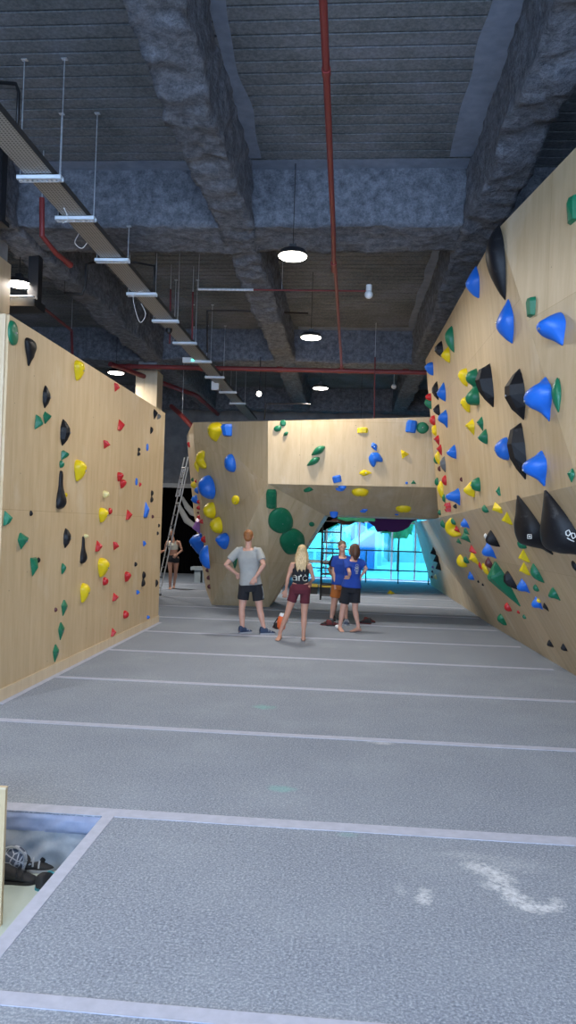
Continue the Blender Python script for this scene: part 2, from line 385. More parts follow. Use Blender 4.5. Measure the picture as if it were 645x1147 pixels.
# right wall: overhanging lower panel, steeper upper panels
P1 = aty(491.5, 580, 14.5); base = V((3.14, 10.35, 0)); B2 = V((3.01,15.7,0)); B3 = V((2.97,26,0)); P3 = aty(463.5,585,26)
nlow = (B2-base).cross(P1-base).normalized()
K = atp(648, 542.5, base, nlow)
E = aty(476.5, 403, 14.45)
pU, nU = face_frame([P1, K, E])
T1 = atp(558, 256, pU, nU)
T2 = aty(646, 164, 6.45)
d_ = (K-P1).normalized(); K2 = K + d_*3.2 + V((.35,0,0)); T3 = T2 + V((.75, -3.2, .05)); B0 = base+(base-B2).normalized()*7.7
BK = 4.3
top = lambda p: V((BK, p.y, p.z))
vs = [B0, B2, P1, K, K2, E, T1, T2, T3,           # 0..8
      V((BK,B0.y,0)), V((BK,B2.y,0)), top(E), top(T3), V((BK,P1.y,0)), top(T1), top(T2)]
fs = [(0,1,2,3),(0,3,4),(3,2,5,6),(3,6,7,8,4) ,(5,6,14,11),(6,7,15,14),(7,8,12,15),(1,10,11,5,2),(0,4,8,12,9),(9,12,15,14,11,10),(0,9,10,1)]
# non planar near facet -> triangles
fs = [f for f in fs if f != (3,6,7,8,4)] + [(3,6,7),(3,7,8),(3,8,4)]
rw = polymesh('climbing_wall', vs, fs, 'tall overhanging plywood climbing wall on the right, leaning over the mats with large blue and black holds')
WALLS['upper'] = (pU, nU); pN, nN = face_frame([K, T1, T2]); WALLS['near'] = (pN, nN)
WALLS['low'] = face_frame([base, B2, P1]); WALLS['low'] = (base, WALLS['low'][1])
# low dark tunnel wall beyond it
P1b = P1 + V((.02,.06,0)); B2b = B2+V((0,.06,0))
vs = [B2b, B3, P3, P1b, V((BK,B2b.y,0)), V((BK,26,0)), V((BK,26,P3.z)), V((BK,P1b.y+.9,P1b.z))]
rt = polymesh('climbing_wall', vs, [(0,1,2),(0,2,3),(3,2,6,7),(1,5,6,2),(4,7,6,5),(0,3,7,4),(0,4,5,1)], 'low leaning wall panel running back through the tunnel towards the windows', 'ply')
WALLS['tunnel'] = face_frame([B2b, B3, P3])
# arch wall ahead
a = aty(216.5,473,16.6); b = aty(300,471.5,14.6); c = aty(300,542,14.6); d = aty(364,577,16.0); e = atz(301,680); f = atz(237,677.5)
g1 = aty(491,467,14.62); g2 = aty(493,546,14.62); g3 = aty(491,581,16.0)
l0 = aty(209,488,19.8); l1 = aty(217,575,20.2); l2 = atz(230.5,660)
m0 = aty(217,492,16.7); m1 = aty(229,588,17.1)
def back(p, y): return V((p.x, y, p.z))
BY = 18.6
vs = [a,b,c,d,e,f,g1,g2,g3, m0,m1, l0,l1,l2,        # 0-13
      back(d,BY), back(e,BY), V((g1.x+.6,16.0,g1.z)), V((g1.x+.6,BY,g1.z)), V((g3.x+.6,BY,g3.z)), back(a,BY+.3), back(b,BY), V((g2.x+.6,14.62,g2.z)), V((g1.x+.6,14.62,g1.z)), V((g3.x+.6,16.0,g3.z))]
fs = [(0,1,2),(0,2,9),(9,2,10),(10,2,5),(2,4,5),(2,3,4),        # front facets
      (1,6,7,2),(2,7,8),(2,8,3),                                  # fascia, soffit
      (9,11,0),(9,10,12,11),(10,5,13,12),                         # side strip
      (4,3,14,15),(3,8,23,18,14),(6,22,21,7),(7,21,23,8),
      (0,11,19),(0,19,20,1),(1,20,17,22,6),(20,19,11,12,13,15,14),(20,14,18,17),(22,17,18,23,21),(5,4,15,13)]
aw = polymesh('climbing_wall', vs, fs, 'faceted plywood arch wall across the end of the hall with a tunnel under it')
WALLS['facetA'] = face_frame([a,b,c]); WALLS['facetL'] = face_frame([a,c,f]); WALLS['facetM'] = face_frame([c,e,f]); WALLS['facetR'] = face_frame([c,d,e])
WALLS['fascia'] = face_frame([b,g1,c]); WALLS['soffit'] = face_frame([c,g2,d]); WALLS['side'] = face_frame([m1,l1,l0]); WALLS['sidelow'] = face_frame([m1, f, l2])
def outside(nm): return WALLS[nm]
# ------------------------------------------------------------------ holds
# stations: (v along the hold -1..1, half width, protrusion, sideways drift)
SHP = {
 'dome': ([(-1,.05,0,0),(-.92,.40,.30,0),(-.75,.66,.6,0),(-.45,.9,.88,0),(0,1,1,0),(.45,.9,.88,0),(.75,.66,.6,0),(.92,.40,.3,0),(1,.05,0,0)], 1),
 'egg': ([(-1,.08,0,0),(-.85,.32,.35,0),(-.5,.6,.65,0),(0,.88,.92,0),(.4,1,1,0),(.75,.8,.72,0),(.93,.45,.35,0),(1,.1,0,0)], 1),
 'bell': ([(-1,.06,0,0),(-.8,.22,.14,0),(-.55,.42,.36,0),(-.3,.72,.78,0),(0,.95,1,0),(.3,1,.98,0),(.55,.8,.72,0),(.75,.45,.32,0),(.9,.25,.14,0),(1,.05,0,0)], 1),
 'drop': ([(-1,.05,0,0),(-.8,.35,.4,0),(-.5,.7,.75,0),(-.15,.95,1,0),(.15,1,.9,0),(.5,.68,.55,0),(.8,.35,.25,0),(1,.04,0,0)], 1),
 'fin': ([(-1,.1,0,0),(-.55,.8,.62,0),(-.05,1,1,0),(.35,.95,.92,0),(.8,.55,.4,0),(1,.2,0,0)], 0),
 'gem': ([(-1,.06,0,0),(-.1,.85,.7,.1),(.3,1,1,0),(1,.25,0,0)], 0),
 'tri': ([(-1,.95,.0,0),(-.9,1,.35,0),(.05,.6,1,0),(1,.06,0,0)], 0),
 'tridown': ([(-1,.06,0,0),(-.05,.6,1,0),(.85,1,.5,0),(1,.95,0,0)], 0),
 'blade': ([(-1,.12,0,.1),(-.6,.85,.5,.05),(-.2,1,.85,0),(.3,1,1,-.03),(.8,.75,.7,-.08),(1,.5,0,-.1)], 0),
 'sliver': ([(-1,.1,0,0),(-.7,.5,.45,0),(-.2,.95,.9,.0),(.3,1,1,0),(.75,.6,.55,0),(1,.1,0,0)], 1),
 'club': ([(-1,.5,0,0),(-.9,.9,.6,0),(-.6,1,1,0),(-.25,.85,.75,0),(.2,.5,.45,0),(.7,.38,.38,0),(.95,.25,.25,0),(1,.1,0,0)], 1),
 'heart': ([(-1,.06,0,0),(-.6,.3,.5,0),(-.1,.65,.85,0),(.4,.95,1,0),(.75,1,.8,0),(.95,.7,.4,0),(1,.4,0,0)], 1),
 'crescent': ([(-1,.1,0,.5),(-.7,.5,.4,.15),(-.3,.85,.85,-.2),(0,1,1,-.3),(.3,.85,.85,-.2),(.7,.5,.4,.15),(1,.1,0,.5)], 1),
 'kidney': ([(-1,.3,0,.3),(-.8,.8,.6,.25),(-.4,.9,.9,-.05),(0,.8,1,-.3),(.4,.9,.9,-.05),(.8,.8,.6,.2),(1,.3,0,.25)], 1),
 'block': ([(-1,.75,0,0),(-.9,.95,.7,0),(.5,1,1,0),(.9,.85,.8,.05),(1,.7,0,.05)], 0),
 'horn': ([(-1,.05,0,.35),(-.75,.3,.18,.2),(-.4,.62,.5,.05),(-.1,.92,.9,-.05),(.25,1,1,-.05),(.55,.8,.72,0),(.8,.5,.4,.05),(1,.12,0,.1)], 1),
'horndown': ([(-1,.05,0,.35),(-.85,.22,.08,.25),(-.7,.42,.22,.15),(-.5,.78,.7,.05),(-.28,1,1,-.05),(-.05,1,.98,-.05),(.3,.82,.75,0),(.6,.55,.42,.05),(.85,.3,.16,.05),(1,.1,0,.05)], 1),
 'wedge': ([(-1,.05,0,0),(-.2,.62,.42,0),(.5,1,.75,0),(.62,1,.7,0),(1,.35,0,0)], 0),
 'disc': ([(-1,.1,0,0),(-.94,.36,.45,0),(-.75,.66,.75,0),(-.4,.92,.93,0),(0,1,1,0),(.4,.92,.93,0),(.75,.66,.75,0),(.94,.36,.45,0),(1,.1,0,0)], 1),
 'cross': ([(-1,.25,0,0),(-.95,.28,.6,0),(-.35,.3,.8,0),(-.3,1,.6,0),(.3,1,.6,0),(.35,.3,.8,0),(.95,.28,.6,0),(1,.25,0,0)], 0),
 'dual': ([(-1,.5,0,-.2),(-.85,.85,.8,-.2),(-.45,.9,1,-.1),(-.05,.4,.4,0),(.1,.4,.4,.1),(.4,.85,.9,.2),(.8,.7,.7,.25),(1,.3,0,.25)], 1),
}
def cat(st, n):
    """resample stations smoothly"""
    out = []; m = len(st)
    for i in range(m-1):
        p0, p1, p2, p3 = st[max(i-1,0)], st[i], st[i+1], st[min(i+2,m-1)]
        for k in range(n):
            t = k/n; q = []
            for a_, b_, c_, d_ in zip(p0,p1,p2,p3):
                q.append(.5*((2*b_)+(-a_+c_)*t+(2*a_-5*b_+4*c_-d_)*t*t+(-a_+3*b_-3*c_+d_)*t**3))
            q[1] = max(.02,q[1]); q[2] = max(0,q[2]); out.append(tuple(q))
    out.append(st[-1]); return out
def hold_mesh(shape, W, Hh, Pr, sd):
    st, sm = SHP[shape]
    S_ = cat(st, 3) if sm else st
    th = [PI*i/12 for i in range(13)] if sm else [0, .9, 1.75, 2.4, PI]
    bm = bmesh.new(); rings = []; rnd = random.Random(sd); off = V((rnd.random()*50, rnd.random()*50, 0))
    for v, w, p, cc in S_:
        r = []
        for i, t in enumerate(th):
            cs, sn_ = math.cos(t), math.sin(t)
            if sm: sn_ = sn_**.8
            u = (cc + w*cs)*W/2; n_ = p*sn_*Pr
            q = V((u, v*Hh/2, n_))
            k = noise.noise(V((u,v*Hh/2,n_))*(2.2/max(W,Hh))+off)*.07*min(W,Hh)
            q += V((k*.5, k*.3, abs(k) if sn_ > .01 else 0))
            r.append(bm.verts.new(q))
        lo = [bm.verts.new((r[-1].co.x, v*Hh/2, -.004)), bm.verts.new((r[0].co.x, v*Hh/2, -.004))]
        rings.append(r+lo)
    for a_, b_ in zip(rings, rings[1:]):
        L = len(a_)
        for i in range(L): bm.faces.new((a_[i], a_[(i+1)%L], b_[(i+1)%L], b_[i]))
    bm.faces.new(rings[0]); bm.faces.new(rings[-1][::-1])
    bmesh.ops.remove_doubles(bm, verts=bm.verts, dist=1e-4)
    return tomesh(bm, 'climbing_hold', bool(sm))
# wall, colour, shape, centre x, y, width, height (photo px), in-plane turn in degrees
HL = []
def A(wall, rows):
    for r in rows: HL.append((wall,)+tuple(r)+((0,) if len(r) == 6 else ()))
A('left', [
 ('green','disc',14.7,373,12,26,12),('black','heart',33,394.5,11,29),('yellow','egg',88.4,415,11,22),('black','fin',51.8,444.6,8,24),
 ('red','tridown',131,434,6.5,9),('red','tri',135.8,476,8,12),('red','tridown',119.6,498,8,9),('green','tridown',43.3,474,10,15,-25),('green','gem',52.8,468,9,13),
 ('black','fin',73,484.5,11,28),('green','gem',72.5,510,9,12,-30),('green','dome',69,520,5,8),('yellow','egg',89.5,527,13,23),
 ('red','egg',134.6,534,7,10),('red','egg',137.8,542,7,10),('black','gem',174,464,5,11),('grey','gem',178,467,4,8,-40),('black','sliver',169.7,482,3,8),
 ('blue','disc',165.8,501,4,8),('black','dual',155.5,506,3,9),('blue','disc',153.5,539.5,4,8),('red','sliver',157,542.8,2.5,5),('black','dual',170,556,3,13),
 ('blue','tri',164,571,6,17),('maroon','dome',171,578.7,2.5,4),('black','dome',178,588.7,2,4),('black','dome',176.6,597.4,2,4),('blue','tridown',162,609,4,6),
 ('black','dome',152,632,3,5),('red','dome',123.4,572.5,4,7),('yellow','egg',115.6,577,10,16),('red','tri',144.6,576.5,7,11),('red','tri',110.8,611.5,8,12),
 ('red','tridown',130,611.5,7,9),('cream','dome',118.6,553.6,7,8),('yellow','egg',115.6,635.8,12,21),('red','dome',118,651,6,9),('red','egg',142.9,646,7,11),
 ('black','dual',160.7,648.6,4,16),('black','sliver',175.6,653.3,3,8),('red','tri',129.5,668.6,7,9),('blue','tridown',154.6,663.6,4,5),('red','dome',141,688.4,6,9),
 ('blue','dome',166,691.3,3,4),('red','tri',127.4,708,6,9),('green','tri',8.6,580,11,15,15),('black','dome',34.7,575,3,6),('green','gem',26,606,12,18,10),
 ('green','tridown',38,635,9,20),('black','dome',43.2,627.4,3,6),('black','club',68.5,548.7,10,41),('yellow','dome',73.9,554.5,2.5,5),('black','fin',75,602.8,8,21),
 ('green','sliver',71,637,5,12),('black','club',93.5,616,7,29),('cream','dome',96.6,600.5,5,5),('yellow','egg',94.6,664,10,21,-8),('maroon','dome',62.4,683,3,5),
 ('green','gem',71.4,681,6,17,-6),('green','gem',68,707,6,19),('green','gem',62,731.7,6,19)])
A('facetA', [('yellow','egg',240.7,484,15,21,-20),('blue','block',253.9,482,12,13),])
A('facetL', [('yellow','kidney',225.7,515,9,20),('yellow','sliver',220.3,522,4.5,14),('blue','dome',258.3,518.7,11,20,6),('blue','dome',232,545.7,17,26,12),
 ('yellow','dome',235,571.5,13,18,-10),('yellow','dome',242.5,588,13,18),('blue','egg',249.6,606,14,18,-15)])
A('facetM', [('yellow','dome',263.8,559.8,9,10),('green','egg',263,628.6,6,16)])
A('facetR', [('green','block',304,558.6,12,21),('green','disc',314.2,582.7,28,28),('green','disc',327.2,606,28,28),('green','dome',349,587,6,5)])
A('side', [('red','block',211.7,498,4,6),('yellow','dome',217.2,543,7,8),('red','dome',219.8,538.7,3.5,4.5),('green','dome',216,537,4,5),('blue','dome',220.6,549,5,8),('blue','dome',218.4,559,7,10),
 ('red','dome',222.6,562,3.5,5),('red','dome',222.4,568.5,4,5),('maroon','dome',221.8,574,3,3),('red','dome',222.5,579,3.5,4.5),('red','dome',225.4,584,4,5),('purple','tri',220,590,8,16,160)])
A('sidelow', [('blue','egg',222.8,609.5,12,19),('red','dome',227.8,604,4.5,7),('blue','dome',229.6,623.6,9,22),('maroon','dome',232,638.5,3,5),('maroon','dome',233.3,647,3,5),('maroon','dome',234,657,3,5)])
A('fascia', [('green','dome',311,480,9,7,20),('green','disc',317,474,7,7),('green','sliver',320,486,4,7,-50),('green','sliver',356.4,505,8,18,-58),('green','sliver',351,517,7,17,-58),
 ('yellow','block',406,482,12,6),('blue','gem',419.3,500.5,7,10,25),('blue','kidney',420,514,14,15,-60),('yellow','tri',451.8,507.6,9,9,35),('blue','block',460.6,477.7,12,14,-8),
 ('green','disc',473,479.3,14,13),('yellow','gem',409.5,529.8,7,14,90),('blue','block',377.3,536.6,10,8,12),('blue','dome',455.4,541,3,3),('green','tri',463,540,6,4)])
A('soffit', [('blue','dual',382,546.8,11,7),('green','crescent',346,548.5,11,8,30),('yellow','dome',403.3,551,19,11),('yellow','dome',451.8,569.5,18,11),('blue','sliver',374,574.5,9,3.5),
 ('blue','dual',407.5,572,8,6),('blue','dome',444.3,576.5,5,2.5)])
A('near', [('green','block',642.5,234.6,12,28,0),('green','block',595,344,10,20),('blue','horn',619,370,30,38,10),('green','sliver',624,442.5,9,38,8),('green','gem',640,532.6,7,15)])
A('upper', [('black','sliver',556,294,19,78),('blue','drop',529.7,316,14,34),('blue','drop',566,360,18,46),('green','sliver',503.6,380,9,28),('black','fin',491.5,391.5,9,18),
 ('yellow','drop',499.3,397,9,17),('blue','egg',480.8,413,9,14),('black','fin',487.4,437.7,7,20),('blue','drop',494.4,439,9,20),('red','dome',480,444.5,6,8),('green','sliver',479.5,451.5,7,13),
 ('black','fin',489,459.4,7,13),('blue','bell',496.3,469,10,19),('red','dome',484.4,470.8,6,11),('yellow','egg',518.8,422.7,10,19),('green','dual',529,433.6,14,37),('black','blade',543,432,18,45),
 ('yellow','egg',521.5,452.6,10,17),('black','fin',577,441.7,21,53),('blue','bell',604,447,28,46),('yellow','gem',526.4,478.4,10,17),('green','gem',537.8,474.8,7,15),('green','drop',541,488.8,10,16),
 ('blue','dome',562.8,502.8,15,24),('black','blade',579.3,505.5,18,59),('blue','bell',600,524.5,25,36),('blue','drop',505.8,506,10,15),('yellow','drop',525.6,547.5,12,18),('green','dome',533,542.7,10,15),
 ('green','tri',558,550,5,10),('blue','bell',507.8,556.5,15,18),('yellow','dome',486.3,482,5,12),('red','gem',489,493,6,11),('red','gem',491.9,504,6,12),('yellow','sliver',490,513,5,16),('green','dome',487.8,515,3.5,9),
 ('grey','fin',496,520,6,17),('maroon','dome',491.8,525,3,6),('green','dome',489,539.7,4,9),('yellow','sliver',493.5,549,6,22),('red','dome',497.5,538,5,11),('green','dome',497,558,3,9),('red','cross',500.5,568,9,10),
 ('black','dome',509.6,567,4,5),('green','dome',492,574,3,6),('maroon','dome',516.4,537,2.5,5)])
A('low', [('green','dome',543,570.5,13,9,30),('yellow','tri',555.5,569,15,14,40),('yellow','tri',566.7,581,13,15,-40),('black','horndown',590,592,38,68),('black','horndown',623,595,48,82),('green','dome',584,609.5,17,12),
 ('yellow','tri',585.6,623,16,15,-30),('yellow','tri',586.2,637.5,16,15,-30),('green','sliver',600.6,643.3,12,24),('green','dome',600,659,7,8),('green','horn',619.8,666.8,15,15),('black','blade',571.3,652,13,22),
 ('blue','bell',585.4,658,14,17),('blue','bell',601,677,15,15),('yellow','dome',603,673,5,5),('black','gem',610.8,680.6,6,10),('green','wedge',561,658,30,50),('red','dome',568.4,680.6,9,10),('red','dome',580.5,685.7,4,4),
 ('green','dome',587,691,5,5),('green','egg',561.8,695,9,13),('black','fin',615.8,721.6,7,9),('black','fin',631.3,726,7,9),('black','dome',643.6,634.7,6,14),
 ('yellow','kidney',506,592.3,15,20),('green','sliver',496.5,588,6,11),('green','dome',507.4,584.5,5,8),('red','gem',511.5,593.6,8,8),('blue','bell',520.4,587.4,11,12),('green','sliver',522,595.4,5,9),
 ('green','gem',521,603,11,13),('green','gem',513.6,607,8,7),('red','dome',523.7,604.7,4,5),('red','tri',528.5,616,9,10),('black','sliver',551,605,14,19),('white','dome',544,600.8,6,6),('blue','bell',547,618.4,17,19),
 ('yellow','dome',516.4,629.5,12,14),('green','dome',521.8,627.7,8,8),('yellow','gem',530.3,627,10,16),('maroon','sliver',548,632,9,14),('red','sliver',538.6,635,4,12),('yellow','dome',543.3,638,7,15),
 ('blue','drop',526.8,645.7,8,10),('black','dome',535.6,651.5,3,3),('black','dome',540.6,655,3,3)])
A('tunnel', [('black','tri',485,618,6,9,160),('black','tri',488.3,626.5,6,9,160),('black','tri',490.6,635,6,9,160),('purple','dome',484.6,635,2,3),('maroon','dome',484,640,2,3),('maroon','dome',483.5,646,2,3),('cream','dome',487.3,646,3,6)])
ZU = V((0,0,1))
WN = {'left':'left wall','upper':'right wall','near':'right wall','low':'lower right overhang','tunnel':'tunnel panel','facetA':'arch pillar','facetL':'arch pillar','facetM':'arch pillar','facetR':'arch pillar',
      'fascia':'arch front','soffit':'arch underside','side':'pillar side edge','sidelow':'pillar side edge'}
SN = {'dome':'round','egg':'egg-shaped','bell':'bell-shaped','drop':'teardrop','fin':'fin-shaped','gem':'faceted','tri':'triangular','tridown':'wedge','blade':'blade-shaped','sliver':'slim','club':'club-shaped','heart':'pointed',
      'crescent':'crescent','kidney':'kidney-shaped','block':'blocky','horndown':'bulging','wedge':'wedge-shaped','horn':'horned','disc':'disc-shaped','cross':'cross-shaped','dual':'two-lobed'}
ORD = ['first','second','third','fourth','fifth','sixth','seventh','eighth','ninth','tenth','eleventh','twelfth','thirteenth','fourteenth','fifteenth','sixteenth','seventeenth','eighteenth','nineteenth','twentieth']
def hlabel(i):
    w, c, s, x, y = HL[i][:5]; wn = WN[w]
    same = sorted([j for j in range(len(HL)) if WN[HL[j][0]] == wn and HL[j][1] == c], key=lambda j: HL[j][4])
    tot = len(same)
    near = sorted([j for j in range(len(HL)) if WN[HL[j][0]] == wn and j != i and HL[j][1] != c], key=lambda j: (HL[j][3]-x)**2+(HL[j][4]-y)**2)
    rel = ''
    if near:
        j = near[0]; dx, dy = HL[j][3]-x, HL[j][4]-y
        if math.hypot(dx, dy) < 45:
            rel = ('below' if dy < 0 else 'above') if abs(dy) > abs(dx) else ('left of' if dx > 0 else 'right of')
            rel = ' %s %s one' % (rel, HL[j][1])
    big = HL[i][6]; mn = [HL[j][6] for j in same]; sz = 'large ' if big > 30 else ('tiny ' if big < 6 else ('small ' if big < 13 else ''))
    r = same.index(i)
    if tot == 1: o_ = 'only %s hold on %s' % (c, wn)
    elif r < tot-r-1 or tot-r > 20 or r <= 2: o_ = ('highest' if r == 0 else ORD[r]+' highest')+' %s on %s' % (c, wn)
    else: o_ = ('lowest' if r == tot-1 else ORD[tot-1-r]+' lowest')+' %s on %s' % (c, wn)
    return '%s%s %s hold%s, %s' % (sz, c, SN[s], rel, o_)
yc_w = R @ V((0,0,-1))
for i, (wall, colr, shp, px, py, wp, hp, rot) in enumerate(HL):
    p0, n = WALLS[wall]; u = ZU.cross(n).normalized(); v = n.cross(u).normalized()
    P = atp(px, py, p0, n); c0 = proj(P)
    def sc(vec): q = proj(P+vec*.05); return ((q[0]-c0[0])/.05, (q[1]-c0[1])/.05)
    su, sv, sn = sc(u), sc(v), sc(n)
    SU, SV, SNX = abs(su[0]), math.hypot(*sv)*.96 if wall != 'low' else abs(sv[1]), abs(sn[0])
    if wall in ('soffit',): SV = math.hypot(*sv)
    frontal = SU > SNX*1.4
    if frontal:
        sc_ = max(math.hypot(*su), 1)
        W, Hh = wp/SU, hp/max(SV, 1)
        if wall == 'soffit': Hh = min(hp/abs(sv[1]), W*.8 if shp != 'sliver' else W*.5)
        if abs(rot) > 60: W, Hh = hp/max(SV,1) if False else wp/SV, hp/SU
        Pr = .38*min(W, Hh)
        if shp == 'disc': Pr = .22*W
        if shp == 'sliver': Pr = .8*W
        if wall != 'soffit': ppm = F/(P-CAM).dot(yc_w); W, Hh = wp/ppm, hp/ppm; Pr = (.2*W if shp == 'disc' else .4*min(W, Hh) if shp != 'sliver' else .8*W)
        bx, by = px, py
        if wall == 'soffit': by = py - 1
    else:
        Hh = hp/SV; asp = {'sliver':.35,'club':.4,'fin':.5,'drop':.6,'bell':.75,'blade':.4,'dual':.5,'disc':.8,'wedge':.42,'horndown':.72}.get(shp, .75)
        W = min(asp*Hh, .85*wp/SU); W = max(W, .03)
        Pr = (wp - SU*W/2)/max(SNX,1); Pr = max(.18*min(Hh,W), min(Pr, .8*Hh))
        if shp == 'disc': W = min(Hh*.8, .9*wp/SU); Pr = .2*W
        sg = 1 if sn[0] > 0 else -1
        bx = px - sg*(wp/2 - SU*W/2); by = py
        if wall == 'low':
            # the bounding box also holds the lean of the panel: shift the base up and along
            Hh = min(hp, math.hypot(wp, hp)*.85)/abs(sv[1])*.95; W = min(asp*Hh*.9, .7*wp/SU)
            Pr = min(max((wp - SU*W/2 - .35*abs(sv[0])*Hh)/SNX, .25*Hh), .5*Hh)
            bx = px + Pr*SNX*.42; by = py - Pr*abs(sn[1])*.42
    P = atp(bx, by, p0, n)
    me = hold_mesh(shp, W, Hh, Pr, i); o = link('climbing_hold', me, 'hold_'+colr)
    a_ = math.radians(rot); u2 = u*math.cos(a_)+v*math.sin(a_); v2 = n.cross(u2)
    if frontal and wall not in ('soffit',):      # skew in the panel plane so a tilted facet still carries a round-looking volume
        det = su[0]*sv[1]-sv[0]*su[1]; ca, sa = math.cos(a_), math.sin(a_)
        def inv(x_, y_): return (u*(sv[1]*x_-sv[0]*y_)+v*(-su[1]*x_+su[0]*y_))*(ppm/det)
        u2, v2 = inv(ca, -sa), inv(-sa, -ca)
        if u2.length > 2.3: u2 *= 2.3/u2.length
        if v2.length > 2.3: v2 *= 2.3/v2.length
    mw = Matrix((u2, v2, n)).transposed().to_4x4(); me.transform(mw); o.location = P + n*.004; bpy.context.view_layer.update(); HM = mw
    tag(o, hlabel(i), 'climbing hold', {'left':'holds on the left wall','upper':'holds on the right wall','near':'holds on the right wall','low':'holds on the lower right overhang','tunnel':'holds on the tunnel panel'}.get(wall, 'holds on the arch wall'))
    if Hh > .17 and W > .1 and shp in ('dome','egg','bell','horn','disc','drop','gem','fin'):
        bvh = BVHTree.FromPolygons([q.co for q in me.vertices], [q.vertices[:] for q in me.polygons])
        hit = bvh.ray_cast(n*2, -n)
        if hit[0]:
            bm = bmesh.new(); bmesh.ops.create_cone(bm, cap_ends=True, segments=6, radius1=.011, radius2=.011, depth=.016)
            bm.transform(Matrix.Translation(hit[0]) @ n.to_track_quat('Z','Y').to_matrix().to_4x4()); link('bolt', tomesh(bm, 'bolt'), 'chrome', o)
    if colr == 'black' and shp == 'horndown':      # pale maker's squiggle moulded on the two big black volumes
        bvh = BVHTree.FromPolygons([q.co for q in me.vertices], [q.vertices[:] for q in me.polygons])
        bm = bmesh.new(); big = px > 610
        mcx, mcy, ms = (640, 600, 5.0) if big else (593, 601, 2.2)
        strokes = ([[(-1.3,-.9),(-.6,-1.3),(-.2,-.5),(-.7,.1),(-1.2,-.2),(-1.3,-.9)], [(.0,-.6),(.7,-.5),(.9,.3),(.3,.7),(.0,.1),(.0,-.6)], [(-1.0,.5),(-.2,1.0),(.6,1.3)]] if big else
                   [[(-1,-1),(-1,1),(1,1),(1,-1),(-1,-1)], [(-.5,-.5),(.5,.5)], [(-.5,.4),(.5,-.4)]])
        for stx in strokes:
            q3 = []
            for k in range(len(stx)-1):
                for t in (0,.25,.5,.75,1.0):
                    h_ = bvh.ray_cast(CAM-o.location, ray(mcx+ms*(stx[k][0]*(1-t)+stx[k+1][0]*t), mcy+ms*(stx[k][1]*(1-t)+stx[k+1][1]*t)))
                    if h_[0] and (not q3 or (h_[0]-q3[-1]).length > .001): q3.append(h_[0])
            if len(q3) > 2: tube(bm, q3, .005 if big else .0045, seg=6)
        if len(bm.verts): link('moulded_mark', tomesh(bm, 'moulded_mark'), 'hold_white', o)
# loose hold on the mat in the tunnel
P = atz(436.8, 665); me = hold_mesh('tri', .22, .2, .1, 77); o = link('climbing_hold', me, 'hold_yellow'); o.location = P+V((0,0,.004)); o.rotation_euler = (0,0,1.0)
tag(o, 'yellow wedge lying loose on the mat inside the tunnel', 'climbing hold')

# ------------------------------------------------------------------ services under the ceiling
def lamp(x, y, z, label, r=.205, power=60, ceiling=ZD):
    e = empty('pendant_lamp', (x,y,z), label, 'ceiling lamp', 'round pendant lamps')
    bm = bmesh.new(); bmesh.ops.create_cone(bm, cap_ends=True, segments=40, radius1=r, radius2=r*.82, depth=.07); bmesh.ops.translate(bm, verts=bm.verts, vec=(x,y,z+.04)); obj('lamp_housing', bm, 'black', e, True, 40)
    bm = bmesh.new(); bmesh.ops.create_cone(bm, cap_ends=True, segments=40, radius1=r*.86, radius2=r*.93, depth=.016); bmesh.ops.translate(bm, verts=bm.verts, vec=(x,y,z)); obj('lamp_diffuser', bm, 'lens', e, True, 40)
    obj('suspension_rod', tubem([(x,y,z+.07),(x,y,ceiling)], .005), 'black', e)
    obj('driver_box', boxm((x-.045,x+.045,y-.045,y+.045,z+.075,z+.16)), 'black', e)
    L = bpy.data.lights.new('pendant_light', 'AREA'); L.shape = 'DISK'; L.size = r*1.7; L.energy = power; L.color = (1,.93,.83); L.spread = math.radians(170)
    lo = bpy.data.objects.new('pendant_light', L); COL.objects.link(lo); lo.parent = e; lo.location = (0,0,-.012)
M['lens'] = mat('glowing diffuser', (1,1,1), .5, 0, (1,.93,.82), 14)
ZL = EYE+3.54; LP = 95
for x, y, lb in ((-.81,9.7,'nearest round glowing pendant lamp just beyond the big cross beam'),(-.77,13.9,'second round pendant lamp, between nearest lamp and the red cross pipe'),(-.77,19.0,'third round pendant lamp, seen just above the arch wall'),
                 (-5.07,10.9,'glowing pendant lamp above the near end of the left wall'),(-5.63,17.45,'small distant lamp over the left wall beside the clad column')):
    lamp(x, y, ZL, lb, power=LP*.45 if y in (17.45, 13.9) and x < -5 else (LP if x > -5 else LP*.8))
for x, y, lb in ((-.8,3.4,'pendant lamp overhead just out of view'),(-.8,-2.2,'pendant lamp behind the viewer'),(-5.1,4.0,'pendant lamp over the mats at left, out of view'),(.3,20.2,'added lamp hidden behind the arch wall, lighting the tunnel volumes'),(-6.0,21.2,'added lamp near the dark doorway, hidden by the wall, brightening the corridor')):
    lamp(x, y, 4.45 if y > 20 else ZL, lb, power=LP*1.3 if y > 21 else LP)  # the two far low ones are added, unseen fills for tunnel and corridor
